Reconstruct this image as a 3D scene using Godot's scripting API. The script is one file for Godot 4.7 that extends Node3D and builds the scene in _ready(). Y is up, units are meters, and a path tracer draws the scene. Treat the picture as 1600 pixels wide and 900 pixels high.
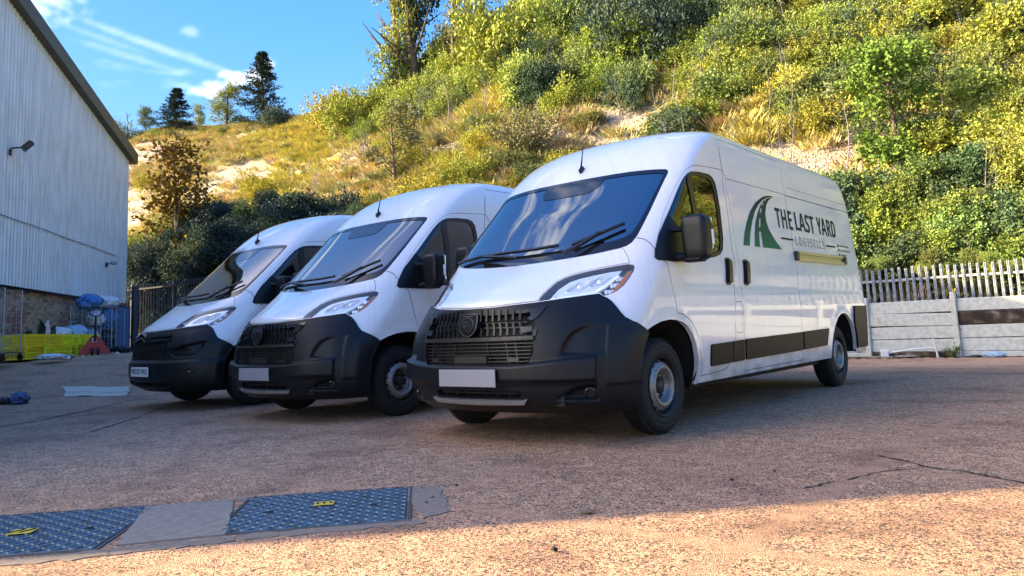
extends Node3D
# A yard with three parked white vans under a chalk hillside, evening sun from the left behind a tall shed.

var rng := RandomNumberGenerator.new()
var M := {}
var used_names := {}
var made := {}

# ---------------------------------------------------------------- names, labels, committing
func numbered(called: String) -> String:
	if not used_names.has(called):
		used_names[called] = 0
		return called
	used_names[called] += 1
	return "%s_%03d" % [called, used_names[called]]

func tag(o: Node3D, label: String, category := "", group := "", kind := "") -> void:
	if label: o.set_meta("label", label)
	if category: o.set_meta("category", category)
	if group: o.set_meta("group", group)
	if kind: o.set_meta("kind", kind)

func thing(called: String, label: String, category: String, at := Vector3.ZERO, turn := 0.0, group := "") -> Node3D:
	var o := Node3D.new()
	o.name = numbered(called)
	add_child(o)
	o.position = at
	o.rotation.y = turn
	tag(o, label, category, group)
	return o

func part(called: String, mesh: Mesh, mat: Material, parent: Node3D, kind := "") -> MeshInstance3D:
	var o := MeshInstance3D.new()
	o.mesh = mesh
	o.material_override = mat
	o.name = numbered(called) if parent == self else called
	parent.add_child(o, true)
	if kind: o.set_meta("kind", kind)
	return o

func single(called: String, mesh: Mesh, mat: Material, label: String, category: String, group := "", at := Vector3.ZERO, turn := 0.0) -> MeshInstance3D:
	var o := part(called, mesh, mat, self)
	o.position = at
	o.rotation.y = turn
	tag(o, label, category, group)
	return o

func structure(called: String, mesh: Mesh, mat: Material) -> MeshInstance3D:
	var o := part(called, mesh, mat, self)
	o.set_meta("kind", "structure")
	return o

func lin(r: float, g: float, b: float) -> Color:
	return Color(r, g, b).linear_to_srgb()

func mat(color: Color, rough := 0.6, metal := 0.0) -> StandardMaterial3D:
	var m := StandardMaterial3D.new()
	m.albedo_color = color
	m.roughness = rough
	m.metallic = metal
	return m

func nz(freq: float, type := FastNoiseLite.TYPE_SIMPLEX_SMOOTH, octaves := 3, sd := 7) -> FastNoiseLite:
	var n := FastNoiseLite.new()
	n.noise_type = type
	n.frequency = freq
	n.seed = sd
	n.fractal_octaves = octaves
	n.fractal_type = FastNoiseLite.FRACTAL_FBM if octaves > 1 else FastNoiseLite.FRACTAL_NONE
	return n

func noise_tex(n: FastNoiseLite, size: int, colors: Array, offsets: Array) -> NoiseTexture2D:
	var t := NoiseTexture2D.new()
	t.width = size
	t.height = size
	t.seamless = true
	t.noise = n
	var g := Gradient.new()
	g.offsets = PackedFloat32Array(offsets)
	g.colors = PackedColorArray(colors)
	t.color_ramp = g
	return t

func grey_tex(n: FastNoiseLite, size: int) -> NoiseTexture2D:
	return noise_tex(n, size, [Color.BLACK, Color.WHITE], [0.0, 1.0])

# ---------------------------------------------------------------- mesh helpers
func begin() -> SurfaceTool:
	var st := SurfaceTool.new()
	st.begin(Mesh.PRIMITIVE_TRIANGLES)
	return st

func tri(st: SurfaceTool, a: Vector3, b: Vector3, c: Vector3, n: Vector3) -> void:
	# flat triangle, wound so that n looks out of its front
	if (b - a).cross(c - a).dot(n) > 0.0:
		var k := b
		b = c
		c = k
	var f := -(b - a).cross(c - a).normalized()
	for p in [a, b, c]:
		st.set_normal(f)
		st.set_uv(Vector2(p.x + p.z, p.y))
		st.add_vertex(p)

func quad(st: SurfaceTool, a: Vector3, b: Vector3, c: Vector3, d: Vector3, n: Vector3) -> void:
	tri(st, a, b, c, n)
	tri(st, a, c, d, n)

func box(st: SurfaceTool, c: Vector3, size: Vector3, basis := Basis.IDENTITY, bevel := 0.0) -> void:
	var h := size / 2.0
	if bevel <= 0.0:
		for k in 3:
			for s in [-1.0, 1.0]:
				var n := Vector3.ZERO
				n[k] = s
				var u := Vector3.ZERO
				u[(k + 1) % 3] = h[(k + 1) % 3]
				var v := Vector3.ZERO
				v[(k + 2) % 3] = h[(k + 2) % 3]
				var o := n * h[k]
				quad(st, c + basis * (o - u - v), c + basis * (o + u - v), c + basis * (o + u + v), c + basis * (o - u + v), basis * n)
		return
	var b: float = min(bevel, min(h.x, min(h.y, h.z)) * 0.98)
	var i := h - Vector3(b, b, b)
	for k in 3:
		var k1 := (k + 1) % 3
		var k2 := (k + 2) % 3
		for s in [-1.0, 1.0]:
			var n := Vector3.ZERO
			n[k] = s
			var u := Vector3.ZERO
			u[k1] = i[k1]
			var v := Vector3.ZERO
			v[k2] = i[k2]
			var o := n * h[k]
			quad(st, c + basis * (o - u - v), c + basis * (o + u - v), c + basis * (o + u + v), c + basis * (o - u + v), basis * n)
		for s1 in [-1.0, 1.0]:
			for s2 in [-1.0, 1.0]:
				var p := Vector3.ZERO
				p[k1] = s1 * h[k1]
				p[k2] = s2 * i[k2]
				var q := Vector3.ZERO
				q[k1] = s1 * i[k1]
				q[k2] = s2 * h[k2]
				var l := Vector3.ZERO
				l[k] = i[k]
				var n := Vector3.ZERO
				n[k1] = s1
				n[k2] = s2
				quad(st, c + basis * (p - l), c + basis * (p + l), c + basis * (q + l), c + basis * (q - l), basis * n)
	for sx in [-1.0, 1.0]:
		for sy in [-1.0, 1.0]:
			for sz in [-1.0, 1.0]:
				tri(st, c + basis * Vector3(sx * h.x, sy * i.y, sz * i.z), c + basis * Vector3(sx * i.x, sy * h.y, sz * i.z), c + basis * Vector3(sx * i.x, sy * i.y, sz * h.z), basis * Vector3(sx, sy, sz))

func bar(st: SurfaceTool, a: Vector3, b: Vector3, w: float, t: float, up := Vector3.UP) -> void:
	# a square bar from a to b
	var d := (b - a)
	var y := d.normalized()
	var x := up.cross(y)
	if x.length() < 0.01: x = Vector3.RIGHT.cross(y)
	x = x.normalized()
	box(st, (a + b) / 2.0, Vector3(w, d.length(), t), Basis(x, y, x.cross(y)))

func tube(st: SurfaceTool, pts: Array, radii: Array, sides := 8, caps := true) -> void:
	# a smooth round tube through the points
	var n := pts.size()
	var rings := []
	var dirs := []
	var x := Vector3.ZERO
	for k in n:
		var d: Vector3 = (pts[min(k + 1, n - 1)] - pts[max(k - 1, 0)]).normalized()
		if k == 0:
			x = d.cross(Vector3.UP if abs(d.y) < 0.9 else Vector3.RIGHT).normalized()
		else:
			x = (x - d * x.dot(d)).normalized()
		var y := d.cross(x)
		var ring := []
		var nr := []
		for j in sides:
			var an := TAU * j / sides
			var o := x * cos(an) + y * sin(an)
			ring.append(pts[k] + o * radii[min(k, radii.size() - 1)])
			nr.append(o)
		rings.append(ring)
		dirs.append(nr)
	for k in n - 1:
		for j in sides:
			var j2 := (j + 1) % sides
			smooth4(st, rings[k][j], rings[k][j2], rings[k + 1][j2], rings[k + 1][j], dirs[k][j], dirs[k][j2], dirs[k + 1][j2], dirs[k + 1][j])
	if caps:
		for e in [0, n - 1]:
			var d: Vector3 = (pts[1] - pts[0]) * -1.0 if e == 0 else pts[n - 1] - pts[n - 2]
			for j in range(1, sides - 1):
				tri(st, rings[e][0], rings[e][j], rings[e][j + 1], d)

func smooth3(st: SurfaceTool, a: Vector3, b: Vector3, c: Vector3, na: Vector3, nb: Vector3, nc: Vector3) -> void:
	if (b - a).cross(c - a).dot(na + nb + nc) > 0.0:
		st.set_normal(na); st.set_uv(Vector2(a.x + a.z, a.y)); st.add_vertex(a)
		st.set_normal(nc); st.set_uv(Vector2(c.x + c.z, c.y)); st.add_vertex(c)
		st.set_normal(nb); st.set_uv(Vector2(b.x + b.z, b.y)); st.add_vertex(b)
	else:
		st.set_normal(na); st.set_uv(Vector2(a.x + a.z, a.y)); st.add_vertex(a)
		st.set_normal(nb); st.set_uv(Vector2(b.x + b.z, b.y)); st.add_vertex(b)
		st.set_normal(nc); st.set_uv(Vector2(c.x + c.z, c.y)); st.add_vertex(c)

func smooth4(st: SurfaceTool, a: Vector3, b: Vector3, c: Vector3, d: Vector3, na: Vector3, nb: Vector3, nc: Vector3, nd: Vector3) -> void:
	smooth3(st, a, b, c, na, nb, nc)
	smooth3(st, a, c, d, na, nc, nd)

func lathe(st: SurfaceTool, profile: Array, sides: int, xf := Transform3D.IDENTITY, flip := 1.0) -> void:
	# profile of Vector2(radius, along axis z), smooth around, turned about z
	var n := profile.size()
	for k in n - 1:
		var p: Vector2 = profile[k]
		var q: Vector2 = profile[k + 1]
		if p.distance_to(q) < 0.00001: continue
		var e := (q - p).normalized()
		var nn := Vector2(e.y, -e.x) * flip   # normal in (r, z)
		# blend with the neighbours unless the corner is sharp
		var n0 := nn
		var n1 := nn
		if k > 0:
			var pe: Vector2 = (p - profile[k - 1])
			if pe.length() > 0.00001 and pe.normalized().dot(e) > 0.75:
				pe = pe.normalized()
				n0 = (nn + Vector2(pe.y, -pe.x) * flip).normalized()
		if k < n - 2:
			var qe: Vector2 = (profile[k + 2] - q)
			if qe.length() > 0.00001 and qe.normalized().dot(e) > 0.75:
				qe = qe.normalized()
				n1 = (nn + Vector2(qe.y, -qe.x) * flip).normalized()
		for j in sides:
			var a0 := TAU * j / sides
			var a1 := TAU * (j + 1) / sides
			var c0 := Vector2(cos(a0), sin(a0))
			var c1 := Vector2(cos(a1), sin(a1))
			smooth4(st, xf * Vector3(c0.x * p.x, c0.y * p.x, p.y), xf * Vector3(c1.x * p.x, c1.y * p.x, p.y), xf * Vector3(c1.x * q.x, c1.y * q.x, q.y), xf * Vector3(c0.x * q.x, c0.y * q.x, q.y),
				xf.basis * Vector3(c0.x * n0.x, c0.y * n0.x, n0.y), xf.basis * Vector3(c1.x * n0.x, c1.y * n0.x, n0.y), xf.basis * Vector3(c1.x * n1.x, c1.y * n1.x, n1.y), xf.basis * Vector3(c0.x * n1.x, c0.y * n1.x, n1.y))

func area_of(poly: PackedVector2Array) -> float:
	var s := 0.0
	for k in poly.size():
		s += poly[k].cross(poly[(k + 1) % poly.size()])
	return s / 2.0

func bounds(poly: PackedVector2Array) -> Rect2:
	var r := Rect2(poly[0], Vector2.ZERO)
	for p in poly: r = r.expand(p)
	return r

func normal_of(f: Callable, p: Vector2, e := 0.004) -> Vector3:
	var a: Vector3 = f.call(p + Vector2(e, 0)) - f.call(p - Vector2(e, 0))
	var b: Vector3 = f.call(p + Vector2(0, e * 2)) - f.call(p - Vector2(0, e * 2))
	return a.cross(b).normalized()

func panel(st: SurfaceTool, f: Callable, poly: PackedVector2Array, du: float, dv: float, holes := [], off := 0.0, skirt := 0.0, inside_out := false) -> void:
	# lays the polygon poly (in the domain of the surface f) onto the surface, with holes cut out and an edge turned in by skirt
	var bb := bounds(poly)
	var hb := []
	holes = holes.duplicate()
	for k in holes.size():
		var h: PackedVector2Array = holes[k]
		if area_of(h) < 0.0: h.reverse()
		holes[k] = h
		hb.append(bounds(h))
	var cache := {}
	var u0 := int(floor(bb.position.x / du))
	var u1 := int(ceil(bb.end.x / du))
	var v0 := int(floor(bb.position.y / dv))
	var v1 := int(ceil(bb.end.y / dv))
	for i in range(u0, u1):
		for j in range(v0, v1):
			var r := Rect2(i * du, j * dv, du, dv)
			var cell := PackedVector2Array([r.position, r.position + Vector2(du, 0), r.end, r.position + Vector2(0, dv)])
			var pieces := Geometry2D.intersect_polygons(cell, poly)
			for n in holes.size():
				if not hb[n].intersects(r, true) or pieces.is_empty(): continue
				var left := []
				for pc in pieces:
					for c in Geometry2D.clip_polygons(pc, holes[n]):
						if not Geometry2D.is_polygon_clockwise(c): left.append(c)
				pieces.assign(left)
			for pc in pieces:
				if abs(area_of(pc)) < 1e-7: continue
				var ix := Geometry2D.triangulate_polygon(pc)
				for t in range(0, ix.size(), 3):
					var P := []
					var N := []
					for k in 3:
						var q: Vector2 = pc[ix[t + k]]
						var key := Vector2i(roundi(q.x * 20000.0), roundi(q.y * 20000.0))
						if not cache.has(key):
							var nn := normal_of(f, q)
							cache[key] = [f.call(q) + nn * off, nn]
						P.append(cache[key][0])
						N.append(cache[key][1])
					if inside_out: smooth3(st, P[0], P[1], P[2], -N[0], -N[1], -N[2])
					else: smooth3(st, P[0], P[1], P[2], N[0], N[1], N[2])
	if skirt != 0.0:
		edge_strip(st, f, poly, off, off - skirt, min(du, dv))

func edge_strip(st: SurfaceTool, f: Callable, poly: PackedVector2Array, from_off: float, to_off: float, step: float, closed := true) -> void:
	var n := poly.size()
	var mid := Vector2.ZERO
	for p in poly: mid += p / n
	var c: Vector3 = f.call(mid)
	for k in (n if closed else n - 1):
		var a := poly[k]
		var b := poly[(k + 1) % n]
		var cuts := int(max(1, ceil(a.distance_to(b) / step)))
		for m in cuts:
			var p := a.lerp(b, float(m) / cuts)
			var q := a.lerp(b, float(m + 1) / cuts)
			var np := normal_of(f, p)
			var nq := normal_of(f, q)
			var pp: Vector3 = f.call(p)
			var qq: Vector3 = f.call(q)
			quad(st, pp + np * from_off, qq + nq * from_off, qq + nq * to_off, pp + np * to_off, pp - c if from_off > to_off else c - pp)

func poly_sdf(poly: PackedVector2Array, p: Vector2, k: float) -> float:
	# signed distance to a polygon whose first axis is stretched by k; negative inside
	var best := 1e9
	var q := Vector2(p.x * k, p.y)
	for n in poly.size():
		var a := poly[n] * Vector2(k, 1)
		var b := poly[(n + 1) % poly.size()] * Vector2(k, 1)
		best = min(best, Geometry2D.get_closest_point_to_segment(q, a, b).distance_to(q))
	return -best if Geometry2D.is_point_in_polygon(p, poly) else best

func both(half: Array) -> PackedVector2Array:
	# a half outline from the centre line round to the centre line, completed by its mirror image
	var out := PackedVector2Array()
	for p in half: out.append(p)
	for k in range(half.size() - 1, -1, -1):
		if abs(half[k].x) > 0.001: out.append(Vector2(-half[k].x, half[k].y))
	return out

func mirrored(poly: PackedVector2Array) -> PackedVector2Array:
	var out := PackedVector2Array()
	for k in range(poly.size() - 1, -1, -1): out.append(Vector2(-poly[k].x, poly[k].y))
	return out

func shrunk(poly: PackedVector2Array, by: float, k := 1.35) -> PackedVector2Array:
	# the polygon drawn in by a distance in metres
	var s := PackedVector2Array()
	for p in poly: s.append(p * Vector2(k, 1))
	if area_of(s) < 0: s.reverse()
	var r := Geometry2D.offset_polygon(s, -by, Geometry2D.JOIN_MITER)
	var out := PackedVector2Array()
	if r.is_empty(): return poly
	for p in r[0]: out.append(p / Vector2(k, 1))
	return out

func rounded(poly: PackedVector2Array, r: float, k := 1.35, steps := 4) -> PackedVector2Array:
	# corners rounded off by r metres
	var out := PackedVector2Array()
	var n := poly.size()
	for i in n:
		var p := poly[i] * Vector2(k, 1)
		var a := poly[(i + n - 1) % n] * Vector2(k, 1)
		var b := poly[(i + 1) % n] * Vector2(k, 1)
		var d: float = min(r, min(p.distance_to(a), p.distance_to(b)) * 0.45)
		var pa := p + (a - p).normalized() * d
		var pb := p + (b - p).normalized() * d
		for s in steps + 1:
			var t := float(s) / steps
			out.append((pa.lerp(p, t).lerp(p.lerp(pb, t), t)) / Vector2(k, 1))
	return out

func smoothed(poly: PackedVector2Array, closed := true, cuts := 4) -> PackedVector2Array:
	# a Catmull-Rom curve through the points
	var out := PackedVector2Array()
	var n := poly.size()
	for i in (n if closed else n - 1):
		var p0 := poly[(i + n - 1) % n] if closed or i > 0 else poly[0]
		var p1 := poly[i]
		var p2 := poly[(i + 1) % n]
		var p3 := poly[(i + 2) % n] if closed or i < n - 2 else poly[n - 1]
		for s in cuts: out.append(p1.cubic_interpolate(p2, p0, p3, float(s) / cuts))
	if not closed: out.append(poly[n - 1])
	return out
# ---------------------------------------------------------------- the vans
# The body is one surface S(a, v): v climbs from the sill over the windscreen to the ridge of the roof, a runs from the
# centre of the nose (0) round the corner (1) along the flank (1.35 m per unit) to the tail. Negative a is the other side.
var VT := []        # tables sampled over v: y, nose x, corner depth, half width, corner power, tail x
const VD := 0.005
const V0 := 0.2
const SIDE := 1.35

func pchip(x: float, xs: Array, ys: Array) -> float:
	var n := xs.size()
	if x <= xs[0]: return ys[0]
	if x >= xs[n - 1]: return ys[n - 1]
	var i := 0
	while i < n - 2 and x >= xs[i + 1]: i += 1
	var h: float = xs[i + 1] - xs[i]
	var m := [0.0, 0.0]
	for e in 2:
		var k := i + e
		if k == 0: m[e] = (ys[1] - ys[0]) / (xs[1] - xs[0])
		elif k == n - 1: m[e] = (ys[n - 1] - ys[n - 2]) / (xs[n - 1] - xs[n - 2])
		else:
			var h0: float = xs[k] - xs[k - 1]
			var h1: float = xs[k + 1] - xs[k]
			var d0: float = (ys[k] - ys[k - 1]) / h0
			var d1: float = (ys[k + 1] - ys[k]) / h1
			if d0 * d1 > 0.0:
				var w1 := 2.0 * h1 + h0
				var w2 := h1 + 2.0 * h0
				m[e] = (w1 + w2) / (w1 / d0 + w2 / d1)
	var t: float = (x - xs[i]) / h
	var s := 1.0 - t
	return ys[i] * (1.0 + 2.0 * t) * s * s + m[0] * h * t * s * s + ys[i + 1] * t * t * (3.0 - 2.0 * t) - m[1] * h * t * t * s

func make_tables() -> void:
	var rows := [
		[0.20, 0.20, -0.78, 0.55, 0.93, 2.4, 4.95], [0.30, 0.30, -0.93, 0.58, 0.985, 2.4, 4.98], [0.40, 0.40, -0.962, 0.60, 1.00, 2.4, 5.00],
		[0.55, 0.55, -0.968, 0.62, 1.010, 2.35, 5.01], [0.75, 0.75, -0.965, 0.66, 1.020, 2.1, 5.01], [0.90, 0.90, -0.945, 0.72, 1.025, 1.8, 5.00],
		[0.97, 0.97, -0.915, 0.74, 1.025, 1.72, 4.995], [1.05, 1.05, -0.80, 0.70, 1.022, 1.8, 4.99], [1.15, 1.15, -0.63, 0.64, 1.022, 2.05, 4.985],
		[1.27, 1.27, -0.42, 0.56, 1.018, 2.5, 4.975], [1.40, 1.40, -0.27, 0.50, 1.010, 2.75, 4.965], [1.70, 1.70, 0.065, 0.42, 0.992, 2.85, 4.93],
		[2.00, 2.00, 0.40, 0.33, 0.970, 3.0, 4.905], [2.10, 2.10, 0.50, 0.33, 0.960, 2.9, 4.895], [2.20, 2.20, 0.60, 0.34, 0.945, 2.7, 4.885],
		[2.30, 2.30, 0.715, 0.36, 0.922, 2.5, 4.88], [2.40, 2.38, 0.835, 0.40, 0.895, 2.4, 4.865], [2.50, 2.448, 0.98, 0.45, 0.848, 2.3, 4.85],
		[2.60, 2.494, 1.16, 0.50, 0.765, 2.2, 4.78], [2.75, 2.515, 1.45, 0.55, 0.60, 2.1, 4.70], [3.00, 2.53, 2.0, 0.5, 0.34, 2.0, 4.5], [3.20, 2.535, 2.6, 0.4, 0.06, 2.0, 3.5]]
	var xs := []
	for r in rows: xs.append(r[0])
	for c in range(1, 7):
		var ys := []
		for r in rows: ys.append(r[c])
		var out := PackedFloat32Array()
		var v := V0 - 0.02
		while v < 3.24:
			out.append(pchip(v, xs, ys))
			v += VD
		VT.append(out)

func at_v(c: int, v: float) -> float:
	var f: float = clamp((v - V0 + 0.02) / VD, 0.0, VT[c].size() - 1.001)
	var i := int(f)
	return lerp(VT[c][i], VT[c][i + 1], f - i)

func S(p: Vector2) -> Vector3:
	var a := absf(p.x)
	var sg := -1.0 if p.x < 0.0 else 1.0
	var v := p.y
	var y := at_v(0, v)
	var xf := at_v(1, v)
	var c := at_v(2, v)
	var w := at_v(3, v)
	var x: float
	var z: float
	if a <= 1.0:
		var e := 2.0 / at_v(4, v)
		var t := a * PI / 2.0
		x = xf + c * (1.0 - pow(maxf(cos(t), 0.0), e))
		z = w * pow(sin(t), e)
	else:
		x = xf + c + (a - 1.0) * SIDE
		z = w
		var rc: float = min(0.09, w)
		var xr := at_v(5, v)
		if x > xr - rc:
			var l := x - (xr - rc)          # how far past the start of the tail corner
			var al: float = min(l / rc, PI / 2.0)
			x = xr - rc + rc * sin(al)
			z = w - rc * (1.0 - cos(al)) - max(0.0, l - rc * PI / 2.0)
			z = max(z, 0.0)
	if z > 0.6:
		# the step along the flank, and the lips of the wheel arches
		var side: float = smoothstep(0.05, 0.4, x)
		z -= 0.011 * side * smoothstep(1.035, 1.07, y) * (1.0 - 0.4 * smoothstep(1.07, 1.3, y))
		var d1 := Vector2(x - 0.03, y - 0.36).length()
		var d2 := Vector2(x - 4.03, y - 0.36).length()
		z += 0.016 * (1.0 - smoothstep(0.45, 0.54, d1)) * smoothstep(0.3, 0.5, y) + 0.014 * (1.0 - smoothstep(0.45, 0.53, d2))
	return Vector3(x, y, sg * z)

func a_of(x: float, v: float) -> float:
	var xf := at_v(1, v)
	var c := at_v(2, v)
	if x >= xf + c: return 1.0 + (x - xf - c) / SIDE
	var t: float = clamp(1.0 - (x - xf) / c, 0.0, 1.0)
	return acos(pow(t, at_v(4, v) / 2.0)) / (PI / 2.0)

func flank(pts: Array) -> PackedVector2Array:
	# an outline given as (x, y) on the side of the van
	var out := PackedVector2Array()
	for p in pts: out.append(Vector2(a_of(p[0], p[1]), p[1]))
	return out

func flank_dense(pts: Array, step := 0.15, closed := true) -> PackedVector2Array:
	var out := []
	for k in (pts.size() if closed else pts.size() - 1):
		var a := Vector2(pts[k][0], pts[k][1])
		var b := Vector2(pts[(k + 1) % pts.size()][0], pts[(k + 1) % pts.size()][1])
		var n := int(max(1, ceil(a.distance_to(b) / step)))
		for m in n:
			var q := a.lerp(b, float(m) / n)
			out.append([q.x, q.y])
	if not closed: out.append(pts[pts.size() - 1])
	return flank(out)

func nose(pts: Array) -> Array:
	var out := []
	for p in pts: out.append(Vector2(p[0], p[1]))
	return out

func pv(pts: Array) -> PackedVector2Array:
	return PackedVector2Array(nose(pts))

# outlines, traced on the surface
var O := {}
func make_outlines() -> void:
	O.ws = both(nose([[0, 2.03], [0.15, 2.028], [0.28, 2.024], [0.45, 2.014], [0.585, 2.004], [0.62, 1.99], [0.632, 1.96], [0.625, 1.857], [0.616, 1.65], [0.608, 1.48], [0.603, 1.42], [0.585, 1.37], [0.555, 1.345], [0.52, 1.332], [0.368, 1.30], [0.177, 1.275], [0, 1.262]]))
	O.glass = both(nose([[0, 1.998], [0.27, 1.992], [0.53, 1.973], [0.575, 1.963], [0.588, 1.94], [0.585, 1.85], [0.572, 1.65], [0.558, 1.5], [0.54, 1.445], [0.50, 1.415], [0.42, 1.392], [0.2, 1.362], [0, 1.348]]))
	O.bonnet = both(nose([[0, 0.942], [0.165, 0.948], [0.346, 0.967], [0.343, 1.04], [0.346, 1.105], [0.36, 1.132], [0.385, 1.15], [0.43, 1.167], [0.491, 1.184], [0.57, 1.20], [0.648, 1.212], [0.645, 1.225], [0.602, 1.268], [0.555, 1.315], [0.535, 1.331], [0.52, 1.329], [0.368, 1.297], [0.177, 1.272], [0, 1.259]]))
	O.hl = pv([[0.348, 0.966], [0.346, 1.04], [0.349, 1.10], [0.363, 1.126], [0.388, 1.144], [0.43, 1.161], [0.491, 1.178], [0.57, 1.194], [0.65, 1.206], [0.69, 1.198], [0.71, 1.18], [0.718, 1.155], [0.717, 1.101], [0.711, 1.052], [0.69, 1.012], [0.665, 0.993], [0.635, 0.984], [0.602, 1.008], [0.475, 0.987]])
	var bump := [[0, 0.937], [0.165, 0.942], [0.347, 0.960], [0.475, 0.981], [0.603, 1.001], [0.632, 0.980], [0.651, 0.970], [0.68, 0.945], [0.712, 0.908], [0.745, 0.868], [0.781, 0.835], [0.83, 0.812], [0.881, 0.790], [0.94, 0.760], [0.985, 0.728], [0.975, 0.69], [0.961, 0.651], [0.950, 0.60], [0.945, 0.547], [0.942, 0.396], [0.932, 0.22]]
	O.bumper = both(nose(bump + [[0.6, 0.215], [0.3, 0.212], [0, 0.21]]))
	O.bumper_hole = both(nose(bump.slice(0, 20) + [[0.942, 0.1], [0, 0.1]]))
	O.arch = flank([[-0.375, 0.706], [-0.32, 0.733], [-0.23, 0.768], [-0.12, 0.795], [0.0, 0.806], [0.1, 0.803], [0.2, 0.785], [0.29, 0.748], [0.36, 0.69], [0.405, 0.62], [0.43, 0.53], [0.442, 0.42], [0.443, 0.2], [-0.52, 0.2], [-0.51, 0.3], [-0.49, 0.42], [-0.465, 0.55], [-0.425, 0.64]])
	O.arch_line = flank([[-0.375, 0.706], [-0.32, 0.733], [-0.23, 0.768], [-0.12, 0.795], [0.0, 0.806], [0.1, 0.803], [0.2, 0.785], [0.29, 0.748], [0.36, 0.69], [0.405, 0.62], [0.43, 0.53], [0.442, 0.42], [0.443, 0.31]])
	O.rear_arch = flank([[3.58, 0.2], [3.58, 0.36], [3.60, 0.46], [3.65, 0.58], [3.73, 0.68], [3.84, 0.76], [3.96, 0.80], [4.08, 0.805], [4.2, 0.78], [4.31, 0.72], [4.4, 0.63], [4.45, 0.52], [4.47, 0.38], [4.47, 0.2]])
	O.rear_line = flank([[3.58, 0.33], [3.58, 0.36], [3.60, 0.46], [3.65, 0.58], [3.73, 0.68], [3.84, 0.76], [3.96, 0.80], [4.08, 0.805], [4.2, 0.78], [4.31, 0.72], [4.4, 0.63], [4.45, 0.52], [4.47, 0.38]])
	var fd := PackedVector2Array()
	for p in [[0.829, 1.297], [0.80, 1.40], [0.785, 1.49], [0.768, 1.56], [0.762, 1.66], [0.775, 1.77], [0.80, 1.88], [0.835, 1.965], [0.875, 2.01], [0.92, 2.033], [0.986, 2.05]]: fd.append(Vector2(p[0], p[1]))
	fd.append_array(flank_dense([[0.95, 2.066], [1.27, 2.083], [1.255, 1.8], [1.25, 1.36], [1.21, 1.08], [1.175, 0.95], [1.163, 0.65], [1.14, 0.54], [1.08, 0.46], [0.97, 0.40], [0.9, 0.385], [0.50, 0.367], [0.51, 0.45], [0.505, 0.55], [0.48, 0.65], [0.43, 0.73], [0.36, 0.79], [0.25, 0.835], [0.145, 0.85], [0.135, 0.92], [0.10, 1.05], [0.05, 1.2]], 0.3, false))
	O.door = fd
	var w := PackedVector2Array()
	for p in [[0.797, 1.425], [0.806, 1.53], [0.819, 1.64], [0.832, 1.78], [0.85, 1.87], [0.872, 1.925], [0.91, 1.962], [0.96, 1.985]]: w.append(Vector2(p[0], p[1]))
	w.append_array(flank([[0.80, 2.0], [0.98, 2.003], [1.05, 1.985], [1.09, 1.94], [1.105, 1.86], [1.105, 1.6], [1.095, 1.46], [1.06, 1.37], [1.0, 1.325], [0.88, 1.295], [0.6, 1.268], [0.35, 1.25], [0.12, 1.238]]))
	for p in [[0.85, 1.236], [0.81, 1.25], [0.798, 1.3]]: w.append(Vector2(p[0], p[1]))
	O.win = w
	O.mirror_base = PackedVector2Array([Vector2(0.812, 1.585), Vector2(0.80, 1.45), Vector2(0.808, 1.30), Vector2(0.83, 1.25), Vector2(0.875, 1.232)])
	O.mirror_base.append_array(flank([[0.16, 1.228], [0.36, 1.235], [0.37, 1.28], [0.33, 1.40], [0.27, 1.52]]))
	O.slide = flank_dense([[1.315, 2.01], [2.735, 2.02], [2.74, 0.36], [1.335, 0.352], [1.335, 1.0]], 0.25)

func side_cut(x0: float, y0: float, x1: float, y1: float, half_width: float) -> PackedVector2Array:
	# a narrow slot along a line on the flank
	var d := (Vector2(x1, y1) - Vector2(x0, y0)).normalized()
	var n := Vector2(-d.y, d.x) * half_width
	return flank([[x0 + n.x, y0 + n.y], [x0 - n.x, y0 - n.y], [x1 - n.x, y1 - n.y], [x1 + n.x, y1 + n.y]])

func slots(pts: Array, half_width := 0.0045) -> Array:
	var out := []
	for k in pts.size() - 1:
		var a := Vector2(pts[k][0], pts[k][1])
		var b := Vector2(pts[k + 1][0], pts[k + 1][1])
		var n := int(max(1, ceil(a.distance_to(b) / 0.4)))
		for m in n:
			var p := a.lerp(b, float(m) / n)
			var q := a.lerp(b, float(m + 1) / n)
			out.append(side_cut(p.x, p.y, q.x, q.y, half_width))
	return out

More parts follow.
